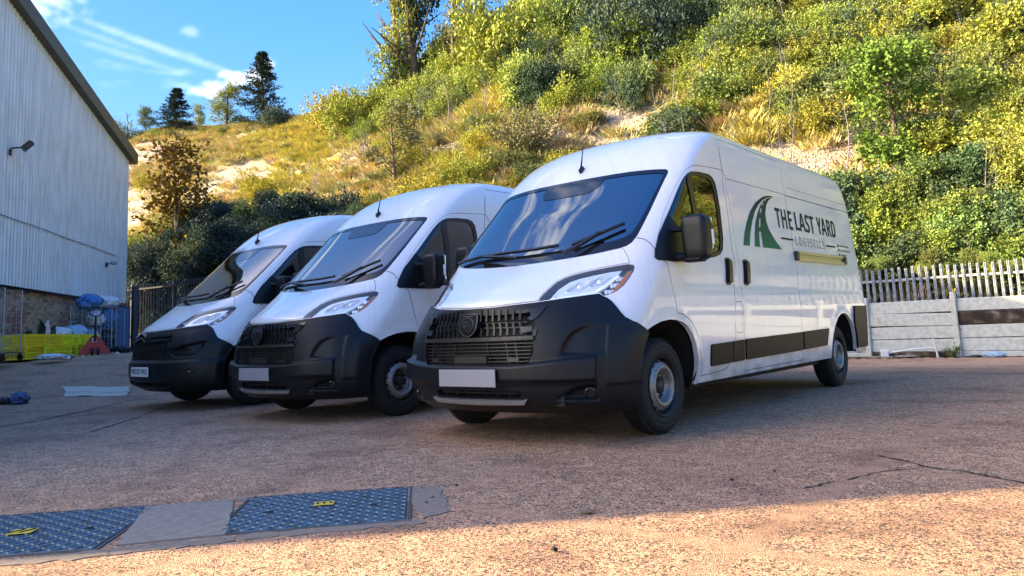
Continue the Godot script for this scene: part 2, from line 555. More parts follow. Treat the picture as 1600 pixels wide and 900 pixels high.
func bumper_relief(a: float, v: float, kind: String) -> float:
	a = absf(a)
	var d := 0.016
	if kind == "relay":
		d += 0.03 * smoothstep(0.60, 0.56, v) * smoothstep(0.25, 0.30, v) * (1.0 - smoothstep(0.86, 0.95, a))
		d += 0.012 * smoothstep(0.70, 0.73, v) * smoothstep(0.95, 0.86, v) * (1.0 - smoothstep(0.5, 0.62, a))
		var k := poly_sdf(O.intake, Vector2(a, v), SIDE)
		d -= 0.05 * smoothstep(0.012, -0.02, k)
		d += 0.01 * smoothstep(0.80, 0.86, a)
		return d
	# the shelf that carries the number plate, running out to the sides
	var reach := 1.0 - smoothstep(0.618, 0.634, a)
	var top: float = lerp(0.545, 0.588, clamp((a - 0.2) / 0.4, 0.0, 1.0))
	d += 0.036 * smoothstep(top + 0.012, top - 0.012, v) * smoothstep(0.425, 0.445, v) * reach
	d -= 0.014 * smoothstep(0.43, 0.40, v) * (1.0 - smoothstep(0.55, 0.66, a))
	# the shaped pocket above it
	var k := poly_sdf(O.pocket, Vector2(a, v), SIDE)
	d -= 0.032 * smoothstep(0.016, -0.016, k) * (1.0 - 0.75 * smoothstep(0.47, 0.66, a))
	# the edge that falls from the pocket's end and runs back to the arch
	if v < 0.80 and v > 0.39: d += 0.012 * smoothstep(0.688, 0.70, a) * smoothstep(0.395, 0.41, v)
	# fog lamp hollow
	d -= 0.045 * smoothstep(0.014, -0.018, poly_sdf(O.fog, Vector2(a, v), SIDE))
	# the wing's soft shoulder
	d += 0.015 * smoothstep(0.74, 0.82, a) * smoothstep(0.80, 0.70, v)
	return d

func on_bumper(p: Vector2, kind: String) -> Vector3:
	var s := S(p)
	var t := S(p + Vector2(0.006, 0)) - S(p - Vector2(0.006, 0))
	var n := t.cross(Vector3.UP).normalized()
	return s + n * bumper_relief(p.x, p.y, kind)

func nose_bar(st: SurfaceTool, f: Callable, pts: Array, w: float, t: float, off: float) -> void:
	# a bar laid along the nose through domain points
	for k in pts.size() - 1:
		var p: Vector2 = pts[k]
		var q: Vector2 = pts[k + 1]
		var n := normal_of(f, (p + q) / 2.0)
		bar(st, f.call(p) + n * off, f.call(q) + n * off, w, t, n)

func nose_line(a0: float, a1: float, v0: float, v1: float, n := 8) -> Array:
	var out := []
	for k in n + 1: out.append(Vector2(lerp(a0, a1, float(k) / n), lerp(v0, v1, float(k) / n)))
	return out

func make_wheel_meshes() -> void:
	var st := begin()
	lathe(st, [Vector2(0.200, -0.030), Vector2(0.213, -0.013), Vector2(0.235, -0.004), Vector2(0.262, 0.0), Vector2(0.268, -0.003), Vector2(0.274, 0.0), Vector2(0.292, -0.003), Vector2(0.308, -0.010), Vector2(0.322, -0.024), Vector2(0.331, -0.040), Vector2(0.336, -0.060),
		Vector2(0.336, -0.072), Vector2(0.327, -0.074), Vector2(0.327, -0.082), Vector2(0.338, -0.084), Vector2(0.339, -0.102), Vector2(0.330, -0.104), Vector2(0.330, -0.112), Vector2(0.339, -0.114), Vector2(0.338, -0.134), Vector2(0.328, -0.136), Vector2(0.328, -0.144), Vector2(0.336, -0.146),
		Vector2(0.332, -0.17), Vector2(0.318, -0.195), Vector2(0.29, -0.213), Vector2(0.22, -0.21), Vector2(0.20, -0.19)], 64, Transform3D.IDENTITY, -1.0)
	# shoulder blocks of the tread
	for k in 60:
		var an := TAU * k / 60.0
		var b := Basis(Vector3.BACK, an)
		box(st, b * Vector3(0.332, 0, -0.045), Vector3(0.012, 0.022, 0.024), b * Basis(Vector3.UP, 0.5), 0.003)
	made.tyre = st.commit()
	st = begin()
	lathe(st, [Vector2(0.186, -0.085), Vector2(0.190, -0.060), Vector2(0.200, -0.028), Vector2(0.205, -0.016), Vector2(0.211, -0.012), Vector2(0.214, -0.006), Vector2(0.211, -0.002), Vector2(0.204, -0.006), Vector2(0.198, -0.02)].slice(0, 8), 56, Transform3D.IDENTITY, -1.0)
	lathe(st, [Vector2(0.19, -0.075), Vector2(0.10, -0.085), Vector2(0.05, -0.085)], 40)
	made.rim = st.commit()
	# the pressed steel centre: a cone with round holes, a rolled face and a hollow middle
	st = begin()
	var cone := func(p: Vector2) -> Vector3:
		var q := Vector2(0.188, -0.066).lerp(Vector2(0.150, -0.012), p.y)
		var b := 0.006 * sin(PI * p.y)
		return Vector3(cos(p.x) * (q.x + b), sin(p.x) * (q.x + b), q.y + b)
	var holes := []
	for k in 16:
		var h := PackedVector2Array()
		for m in 12: h.append(Vector2(TAU * (k + 0.5) / 16.0 + 0.062 * cos(TAU * m / 12.0), 0.5 + 0.21 * sin(TAU * m / 12.0)))
		holes.append(h)
	panel(st, cone, PackedVector2Array([Vector2(0, 0), Vector2(TAU, 0), Vector2(TAU, 1), Vector2(0, 1)]), TAU / 96.0, 0.125, holes)
	lathe(st, [Vector2(0.150, -0.012), Vector2(0.146, -0.004), Vector2(0.138, 0.0), Vector2(0.126, -0.002), Vector2(0.118, -0.008), Vector2(0.112, -0.022), Vector2(0.106, -0.055), Vector2(0.098, -0.062)], 48)
	made.disc = st.commit()
	st = begin()
	lathe(st, [Vector2(0.10, -0.061), Vector2(0.05, -0.060), Vector2(0.045, -0.04), Vector2(0.034, -0.03), Vector2(0.0, -0.028)], 32)
	made.hub = st.commit()
	made.bolts = []
	for k in 5:
		st = begin()
		var an := TAU * k / 5.0 + 0.3
		lathe(st, [Vector2(0.013, -0.062), Vector2(0.013, -0.040), Vector2(0.009, -0.034), Vector2(0.0, -0.033)], 6, Transform3D(Basis.IDENTITY, Vector3(cos(an) * 0.072, sin(an) * 0.072, 0)))
		made.bolts.append(st.commit())

func add_wheel(root: Node3D, at: Vector3, left: bool) -> void:
	var w := part("wheel", made.tyre, M.rubber, root)
	w.position = at
	w.rotation.y = 0.0 if left else PI
	part("rim", made.rim, M.rim_dark, w)
	part("wheel_centre", made.disc, M.steel, w)
	part("hub", made.hub, M.hub_dark, w)
	for m in made.bolts: part("wheel_bolt", m, M.bolt, w)

func skin_texts(root: Node3D, text: String, x0: float, x1: float, y0: float, y1: float, weight: int, m: Material, called: String, slope := 0.0) -> void:
	# lettering wrapped onto the left flank between x0..x1 and y0..y1
	var tm := TextMesh.new()
	var fnt := SystemFont.new()
	fnt.font_names = PackedStringArray(["Droid Sans"])
	fnt.font_weight = weight
	tm.font = fnt
	tm.text = text
	tm.font_size = 64
	tm.depth = 0.0
	tm.pixel_size = 0.01
	var ar := tm.get_mesh_arrays()
	var vs: PackedVector3Array = ar[Mesh.ARRAY_VERTEX]
	var ix: PackedInt32Array = ar[Mesh.ARRAY_INDEX]
	var lo := Vector2(1e9, 1e9)
	var hi := -lo
	for v in vs:
		lo = Vector2(min(lo.x, v.x), min(lo.y, v.y))
		hi = Vector2(max(hi.x, v.x), max(hi.y, v.y))
	var st := begin()
	for t in range(0, ix.size(), 3):
		var p := []
		for k in 3:
			var q := vs[ix[t + k]]
			var f := Vector2((q.x - lo.x) / (hi.x - lo.x), (q.y - lo.y) / (hi.y - lo.y))
			var x: float = lerp(x0, x1, f.x)
			var y: float = lerp(y0, y1, f.y) + slope * f.x
			p.append(S(Vector2(a_of(x, y), y)) + Vector3(0, 0, 0.003))
		tri(st, p[0], p[1], p[2], Vector3(0, 0, 1))
	part(called, st.commit(), m, root)

func flat_text(text: String, width: float, height: float, weight := 700) -> ArrayMesh:
	# lettering lying in x, y, centred, facing +z
	var tm := TextMesh.new()
	var fnt := SystemFont.new()
	fnt.font_names = PackedStringArray(["Droid Sans"])
	fnt.font_weight = weight
	tm.font = fnt
	tm.text = text
	tm.font_size = 64
	tm.depth = 0.0
	var ar := tm.get_mesh_arrays()
	var vs: PackedVector3Array = ar[Mesh.ARRAY_VERTEX]
	var ix: PackedInt32Array = ar[Mesh.ARRAY_INDEX]
	var lo := Vector2(1e9, 1e9)
	var hi := -lo
	for v in vs:
		lo = Vector2(min(lo.x, v.x), min(lo.y, v.y))
		hi = Vector2(max(hi.x, v.x), max(hi.y, v.y))
	var st := begin()
	for t in range(0, ix.size(), 3):
		var p := []
		for k in 3:
			var q := vs[ix[t + k]]
			p.append(Vector3(((q.x - lo.x) / (hi.x - lo.x) - 0.5) * width, ((q.y - lo.y) / (hi.y - lo.y) - 0.5) * height, 0))
		tri(st, p[0], p[1], p[2], Vector3(0, 0, 1))
	return st.commit()

func rounded_box(size: Vector3, power := 4.0, nu := 20, nv := 14, taper := 0.0) -> ArrayMesh:
	# a superellipsoid: a soft-cornered housing
	var st := begin()
	var f := func(p: Vector2) -> Vector3:
		var c := Vector3(cos(p.y) * cos(p.x), sin(p.y), cos(p.y) * sin(p.x))
		var k: float = pow(pow(absf(c.x), power) + pow(absf(c.y), power) + pow(absf(c.z), power), -1.0 / power)
		var o := c * k
		return Vector3(o.x * size.x / 2.0 * (1.0 + taper * o.y), o.y * size.y / 2.0, o.z * size.z / 2.0 * (1.0 + taper * o.y))
	for i in nu * 2:
		for j in nv:
			var P := []
			var N := []
			for q in [[0, 0], [1, 0], [1, 1], [0, 1]]:
				var uv := Vector2(TAU * (i + q[0]) / (nu * 2.0), PI * ((j + q[1]) / float(nv) - 0.5) * 0.998)
				var o: Vector3 = f.call(uv)
				P.append(o)
				N.append(-normal_of(f, uv, 0.01))
			smooth4(st, P[0], P[1], P[2], P[3], N[0], N[1], N[2], N[3])
	return st.commit()

func make_van_meshes() -> void:
	make_tables()
	make_outlines()
	make_wheel_meshes()
	O.pocket = pv([[0.435, 0.603], [0.452, 0.66], [0.475, 0.705], [0.51, 0.75], [0.555, 0.776], [0.62, 0.787], [0.684, 0.79], [0.684, 0.612]])
	O.fog = pv([[0.40, 0.315], [0.50, 0.385], [0.60, 0.40], [0.635, 0.40], [0.640, 0.31]])
	O.intake = pv([[0.36, 0.66], [0.40, 0.72], [0.48, 0.755], [0.66, 0.80], [0.70, 0.80], [0.66, 0.70], [0.60, 0.645], [0.45, 0.63]])
	var f := S
	var tailward := 5.78
	# --- white shell
	var seam := []
	seam += slots([[2.745, 2.012], [4.86, 2.02]])
	seam += slots([[1.27, 2.085], [1.315, 2.02]])
	seam += slots([[1.325, 2.30], [1.30, 2.22], [1.275, 2.09]])
	seam += slots([[2.79, 2.30], [2.74, 2.03]], 0.0025)
	seam += slots([[4.80, 2.40], [4.86, 2.02], [4.92, 1.4], [4.945, 0.90]])
	seam += slots([[2.80, 2.10], [4.86, 2.115]], 0.002)
	# the gutter slot on the shoulder of the roof
	for k in 8:
		var xa := 1.36 + k * 0.18
		seam.append(flank([[xa, 2.404], [xa, 2.412], [xa + 0.18, 2.412], [xa + 0.18, 2.404]]))
	# wing line from the windscreen corner to the door
	var wing := [Vector2(0.605, 1.407), Vector2(0.68, 1.392), Vector2(0.75, 1.357), Vector2(0.826, 1.302)]
	for k in 3:
		var d: Vector2 = (wing[k + 1] - wing[k]).normalized()
		var n := Vector2(-d.y, d.x) * 0.0025
		seam.append(PackedVector2Array([wing[k] + n, wing[k] - n, wing[k + 1] - n, wing[k + 1] + n]))
	var flap := rounded(flank([[1.18, 0.935], [1.318, 0.935], [1.315, 0.675], [1.175, 0.675]]), 0.02)
	O.flap = flap
	var half_holes := [O.hl, O.arch, O.rear_arch, O.door] + seam
	for side in [1.0, -1.0]:
		var holes := [O.ws, O.bonnet, O.bumper_hole]
		for h in half_holes: holes.append(h if side > 0 else mirrored(h))
		if side > 0: holes += [O.slide, flap]
		var poly := PackedVector2Array([Vector2(0, 0.31), Vector2(tailward, 0.345), Vector2(tailward, 3.2), Vector2(0, 3.2)])
		var st := begin()
		panel(st, f, poly if side > 0 else mirrored(poly), 0.06, 0.045, holes)
		made["shell_l" if side > 0 else "shell_r"] = st.commit()
	# join both halves of the shell into one mesh
	var st := begin()
	st.append_from(made.shell_l, 0, Transform3D.IDENTITY)
	st.append_from(made.shell_r, 0, Transform3D.IDENTITY)
	for side in [1.0, -1.0]:
		for line in [O.arch_line, O.rear_line]:
			edge_strip(st, f, line if side > 0 else mirrored(line), 0.0, -0.035, 0.05, false)
	made.shell = st.commit()
	# --- dark inner skin, seen only through the gaps
	st = begin()
	for side in [1.0, -1.0]:
		var holes := [O.ws, O.bumper_hole, O.arch, O.rear_arch, O.win, O.hl]
		if side < 0: holes = [O.ws, O.bumper_hole, mirrored(O.arch), mirrored(O.rear_arch), mirrored(O.win), mirrored(O.hl)]
		var poly := PackedVector2Array([Vector2(0, 0.33), Vector2(tailward, 0.36), Vector2(tailward, 3.15), Vector2(0, 3.15)])
		panel(st, f, poly if side > 0 else mirrored(poly), 0.12, 0.09, holes, -0.014)
	made.liner = st.commit()
	# --- bonnet, doors
	st = begin()
	panel(st, f, shrunk(O.bonnet, 0.004), 0.035, 0.022, [], 0.003, 0.02)
	made.bonnet = st.commit()
	for side in [1, -1]:
		var door := shrunk(O.door, 0.005)
		var win: PackedVector2Array = O.win
		if side < 0:
			door = mirrored(door)
			win = mirrored(win)
		st = begin()
		panel(st, f, door, 0.05, 0.04, [win], 0.0, 0.012)
		made["door%d" % side] = st.commit()
		var ring := shrunk(win, 0.032)
		st = begin()
		panel(st, f, win, 0.05, 0.04, [ring], -0.006, 0.01)
		var bars := flank([[0.625, 1.99], [0.675, 1.995], [0.69, 1.275], [0.64, 1.27]])
		panel(st, f, mirrored(bars) if side < 0 else bars, 0.05, 0.04, [], -0.007)
		edge_strip(st, f, ring, -0.006, -0.018, 0.05)
		made["frame%d" % side] = st.commit()
		st = begin()
		panel(st, f, shrunk(win, 0.028), 0.05, 0.04, [], -0.014, 0.005)
		panel(st, f, shrunk(win, 0.028), 0.05, 0.04, [], -0.019, 0.0, true)
		made["pane%d" % side] = st.commit()
		st = begin()
		panel(st, f, mirrored(O.mirror_base) if side < 0 else O.mirror_base, 0.05, 0.04, [], 0.012, 0.03)
		made["mirror_base%d" % side] = st.commit()
	st = begin()
	panel(st, f, shrunk(O.slide, 0.005), 0.08, 0.04, [], 0.0, 0.012)
	made.slide = st.commit()
	st = begin()
	panel(st, f, shrunk(flap, 0.004), 0.05, 0.04, [], 0.0, 0.01)
	made.flap = st.commit()
	# --- windscreen: black border and glass
	st = begin()
	panel(st, f, shrunk(O.ws, 0.004), 0.03, 0.03, [O.glass], -0.002, 0.012)
	var eye := both(nose([[0, 1.999], [0.115, 1.997], [0.105, 1.93], [0.085, 1.885], [0.07, 1.872], [0, 1.868]]))
	panel(st, f, eye, 0.03, 0.03, [], -0.003)
	made.ws_border = st.commit()
	st = begin()
	panel(st, f, shrunk(O.ws, 0.006), 0.03, 0.03, [], -0.006, 0.006)
	panel(st, f, shrunk(O.ws, 0.006), 0.03, 0.03, [], -0.012, 0.0, true)
	made.ws_glass = st.commit()
	# --- headlight
	for side in [1, -1]:
		var hl: PackedVector2Array = O.hl if side > 0 else mirrored(O.hl)
		var sg := func(pts: Array) -> PackedVector2Array: return pv(pts) if side > 0 else mirrored(pv(pts))
		st = begin()
		panel(st, f, hl, 0.03, 0.03, [], -0.075)
		edge_strip(st, f, hl, -0.002, -0.075, 0.03)
		made["hl_case%d" % side] = st.commit()
		st = begin()
		panel(st, f, shrunk(hl, 0.003), 0.03, 0.03, [], 0.001)
		made["hl_lens%d" % side] = st.commit()
		# the pale light bar along the lower edge, rising at its outer end
		st = begin()
		panel(st, f, sg.call([[0.375, 0.975], [0.50, 0.994], [0.575, 1.012], [0.612, 1.055], [0.648, 1.135], [0.628, 1.138], [0.592, 1.07], [0.563, 1.035], [0.50, 1.018], [0.39, 1.0]]), 0.02, 0.02, [], -0.022, 0.03)
		made["hl_bar%d" % side] = st.commit()
		# two bowls and the stepped reflector outboard
		st = begin()
		var cups := []
		for c in [[[0.425, 1.035], [0.50, 1.05], [0.508, 1.118], [0.452, 1.105]], [[0.517, 1.062], [0.585, 1.082], [0.588, 1.145], [0.522, 1.128]]]:
			var q := rounded(sg.call(c) as PackedVector2Array, 0.03)
			cups.append(q)
			panel(st, f, q, 0.02, 0.02, [], -0.042)
			edge_strip(st, f, q, -0.018, -0.042, 0.02)
			edge_strip(st, f, shrunk(q, -0.006), -0.018, -0.03, 0.02)
			var mid := Vector2.ZERO
			for p in q: mid += p / q.size()
			var n := normal_of(f, mid)
			lathe(st, [Vector2(0.02, -0.04), Vector2(0.02, -0.026), Vector2(0.013, -0.022), Vector2(0.0, -0.02)], 14, Transform3D(Basis.looking_at(-n, Vector3.UP), S(mid)))
			for m in 3:
				var a := Vector2(mid.x - 0.022, mid.y - 0.018 - 0.008 * m)
				bar(st, S(a) - n * 0.034, S(a + Vector2(0.044, 0.006)) - n * 0.034, 0.004, 0.01, n)
		var web := sg.call([[0.385, 1.0], [0.475, 1.012], [0.56, 1.03], [0.63, 1.12], [0.635, 1.175], [0.57, 1.17], [0.491, 1.153], [0.43, 1.135], [0.395, 1.115], [0.38, 1.06]]) as PackedVector2Array
		panel(st, f, web, 0.02, 0.02, cups, -0.026)
		for k in 9:
			var a := 0.632 + 0.018 * (k % 3) + 0.006 * (k / 3)
			var v := 1.03 + 0.043 * (k / 3)
			var p := Vector2(a * side, v)
			var n := normal_of(f, p)
			box(st, S(p) - n * 0.04, Vector3(0.026, 0.034, 0.03), Basis.looking_at(-(n + Vector3(-0.5, 0.2 * ((k * 7) % 3 - 1), 0)).normalized(), Vector3.UP), 0.006)
		made["hl_bowl%d" % side] = st.commit()
		st = begin()
		panel(st, f, sg.call([[0.700, 1.17], [0.708, 1.15], [0.708, 1.10], [0.703, 1.055], [0.685, 1.02], [0.664, 1.005], [0.672, 1.08], [0.678, 1.16]]), 0.02, 0.02, [], -0.018, 0.02)
		made["hl_amber%d" % side] = st.commit()
	make_front_boxer()
	make_front_relay()
	# --- trim along the flank, sill, tail corner
	for e in [["trim_0", [[0.685, 0.60], [1.075, 0.608], [1.05, 0.44], [0.67, 0.432]]], ["trim_1", [[1.09, 0.608], [1.31, 0.615], [1.30, 0.445], [1.065, 0.44]]], ["trim_2", [[1.345, 0.617], [2.72, 0.635], [2.72, 0.46], [1.345, 0.445]]], ["trim_3", [[2.76, 0.637], [3.53, 0.65], [3.45, 0.475], [2.76, 0.462]]]]:
		var p := rounded(flank_dense(e[1], 0.3), 0.015)
		st = begin()
		panel(st, f, p, 0.06, 0.03, [], 0.014, 0.022)
		made[e[0]] = st.commit()
		st = begin()
		panel(st, f, mirrored(p), 0.06, 0.03, [], 0.014, 0.022)
		made[e[0] + "r"] = st.commit()
	st = begin()
	var tail := flank_dense([[4.50, 0.885], [5.3, 0.885], [5.3, 0.40], [4.50, 0.40]], 0.1)
	var q := PackedVector2Array()
	q.append_array(flank([[4.47, 0.885], [4.8, 0.885]]))
	for p in [[5.75, 0.885], [5.75, 0.42]]: q.append(Vector2(p[0], p[1]))
	q.append_array(flank([[4.8, 0.40], [4.49, 0.40], [4.475, 0.55]]))
	panel(st, f, q, 0.03, 0.04, [], 0.02, 0.03)
	made.tail = st.commit()
	st = begin()
	panel(st, f, mirrored(q), 0.03, 0.04, [], 0.02, 0.03)
	made.tail_r = st.commit()
	# --- handles
	for h in [["handle_a", 1.055, 1.165], ["handle_b", 1.42, 1.53]]:
		st = begin()
		var p := rounded(flank([[h[1], 1.30], [h[2], 1.305], [h[2] + 0.0, 1.075], [h[1] - 0.005, 1.07]]), 0.045)
		panel(st, f, p, 0.015, 0.02, [], 0.005, 0.012)
		panel(st, f, shrunk(p, 0.018), 0.015, 0.02, [], 0.028, 0.024)
		made[h[0]] = st.commit()
	# --- rail on the rear quarter
	st = begin()
	panel(st, f, flank_dense([[2.80, 1.432], [4.30, 1.445], [4.30, 1.362], [2.80, 1.35]], 0.3), 0.1, 0.02, [], 0.002)
	for y in [1.358, 1.428]:
		for k in 6:
			var xa := 2.80 + k * 0.25
			var ya: float = y + 0.0087 * (xa - 2.8)
			bar(st, S(Vector2(a_of(xa, ya), ya)) + Vector3(0, 0, 0.012), S(Vector2(a_of(xa + 0.25, ya), ya + 0.0022)) + Vector3(0, 0, 0.012), 0.014, 0.03, Vector3(0, 1, 0))
	made.rail = st.commit()
	made.rail_cap = []
	for x in [2.765, 4.33]:
		st = begin()
		var y: float = 1.392 + 0.0087 * (x - 2.8)
		box(st, S(Vector2(a_of(x, y), y)) + Vector3(0, 0, 0.010), Vector3(0.075, 0.092, 0.045), Basis.IDENTITY, 0.01)
		made.rail_cap.append(st.commit())
	# --- mirrors
	made.mirror_head = rounded_box(Vector3(0.16, 0.34, 0.20), 5.0, 16, 14, 0.05)
	st = begin()
	tube(st, [Vector3(-0.02, 0.07, -0.08), Vector3(-0.10, 0.075, -0.19)], [0.022, 0.026], 10)
	tube(st, [Vector3(0.0, -0.125, -0.07), Vector3(-0.08, -0.14, -0.18)], [0.026, 0.034], 10)
	box(st, Vector3(0.0, -0.155, -0.03), Vector3(0.12, 0.05, 0.16), Basis.IDENTITY, 0.018)
	made.mirror_arm = st.commit()
	st = begin()
	box(st, Vector3(0.05, 0.0, 0.097), Vector3(0.03, 0.11, 0.02), Basis(Vector3.BACK, 0.08), 0.006)
	made.mirror_lamp = st.commit()
	st = begin()
	box(st, Vector3(0.082, 0.03, 0.0), Vector3(0.012, 0.24, 0.17), Basis.IDENTITY, 0.004)
	made.mirror_glass = st.commit()
	# --- wipers, aerial
	st = begin()
	var w1 := [Vector2(-0.50, 1.338), Vector2(-0.38, 1.352), Vector2(-0.25, 1.362), Vector2(-0.1, 1.366), Vector2(0.03, 1.366), Vector2(0.13, 1.376)]
	var w2 := [Vector2(0.205, 1.365), Vector2(0.27, 1.405), Vector2(0.339, 1.441), Vector2(0.40, 1.475), Vector2(0.468, 1.508)]
	nose_bar(st, f, w1, 0.020, 0.018, 0.028)
	made.blade_0 = st.commit()
	st = begin()
	nose_bar(st, f, w2, 0.020, 0.018, 0.028)
	made.blade_1 = st.commit()
	st = begin()
	nose_bar(st, f, [Vector2(-0.24, 1.353), Vector2(-0.06, 1.315), Vector2(0.0, 1.292)], 0.02, 0.018, 0.045)
	made.arm_0 = st.commit()
	st = begin()
	nose_bar(st, f, [Vector2(0.345, 1.436), Vector2(0.27, 1.35), Vector2(0.205, 1.292)], 0.024, 0.02, 0.045)
	made.arm_1 = st.commit()
	st = begin()
	var foot := S(Vector2(0, 2.125))
	box(st, foot + Vector3(0.0, 0.012, 0), Vector3(0.085, 0.06, 0.035), Basis(Vector3.BACK, 0.75), 0.016)
	tube(st, [foot + Vector3(-0.01, 0.02, 0), foot + Vector3(0.015, 0.12, 0), foot + Vector3(0.045, 0.235, 0)], [0.011, 0.006, 0.004], 6)
	made.aerial = st.commit()
	# --- underneath and inside
	st = begin()
	box(st, Vector3(2.1, 0.40, 0), Vector3(3.0, 0.26, 1.7))
	box(st, Vector3(4.72, 0.46, 0), Vector3(0.36, 0.24, 1.5))
	box(st, Vector3(0.05, 0.62, 0), Vector3(1.5, 0.74, 1.12))
	box(st, Vector3(4.03, 0.62, 0), Vector3(1.1, 0.6, 1.2))
	box(st, Vector3(-0.55, 0.40, 0), Vector3(0.55, 0.26, 1.35))
	box(st, Vector3(0.0, 0.33, 0), Vector3(0.16, 0.12, 1.6))
	box(st, Vector3(4.03, 0.33, 0), Vector3(0.1, 0.1, 1.6))
	made.underbody = st.commit()
	made.wheelhouse = []
	for side in [1.0, -1.0]:
		for cx in [0.0, 4.03]:
			st = begin()
			for k in 24:
				var a0: float = PI * k / 24.0
				var a1: float = PI * (k + 1) / 24.0
				var r := 0.49 if cx == 0.0 else 0.46
				quad(st, Vector3(cx + r * cos(a0), 0.36 + r * 0.94 * sin(a0), side * 0.54), Vector3(cx + r * cos(a1), 0.36 + r * 0.94 * sin(a1), side * 0.54), Vector3(cx + r * cos(a1), 0.36 + r * 0.94 * sin(a1), side * 0.985), Vector3(cx + r * cos(a0), 0.36 + r * 0.94 * sin(a0), side * 0.985), Vector3(-cos(a0), -sin(a0), 0))
			made.wheelhouse.append(st.commit())
	st = begin()
	box(st, Vector3(0.15, 1.16, 0), Vector3(0.8, 0.16, 1.72), Basis(Vector3.BACK, 0.05), 0.05)
	box(st, Vector3(0.42, 1.0, 0), Vector3(0.3, 0.4, 1.6), Basis.IDENTITY, 0.06)
	made.dashboard = st.commit()
	st = begin()
	for k in 24:
		var a0 := TAU * k / 24.0
		var a1 := TAU * (k + 1) / 24.0
		tube(st, [Vector3(cos(a0), sin(a0), 0) * 0.2, Vector3(cos(a1), sin(a1), 0) * 0.2], [0.017], 8, false)
	for a in [0.3, PI - 0.3, -PI / 2.0]: bar(st, Vector3(0, 0, 0), Vector3(cos(a), sin(a), 0) * 0.19, 0.05, 0.02, Vector3.BACK)
	box(st, Vector3.ZERO, Vector3(0.13, 0.12, 0.04), Basis.IDENTITY, 0.015)
	made.steering = st.commit()
	st = begin()
	box(st, Vector3(0, 0.0, 0), Vector3(0.5, 0.16, 0.5), Basis.IDENTITY, 0.05)
	box(st, Vector3(0.25, 0.36, 0), Vector3(0.14, 0.66, 0.48), Basis(Vector3.BACK, -0.2), 0.06)
	box(st, Vector3(0.34, 0.78, 0), Vector3(0.11, 0.22, 0.27), Basis(Vector3.BACK, -0.15), 0.045)
	made.seat = st.commit()
	st = begin()
	box(st, Vector3(1.62, 1.3, 0), Vector3(0.03, 1.7, 1.80))
	made.bulkhead = st.commit()

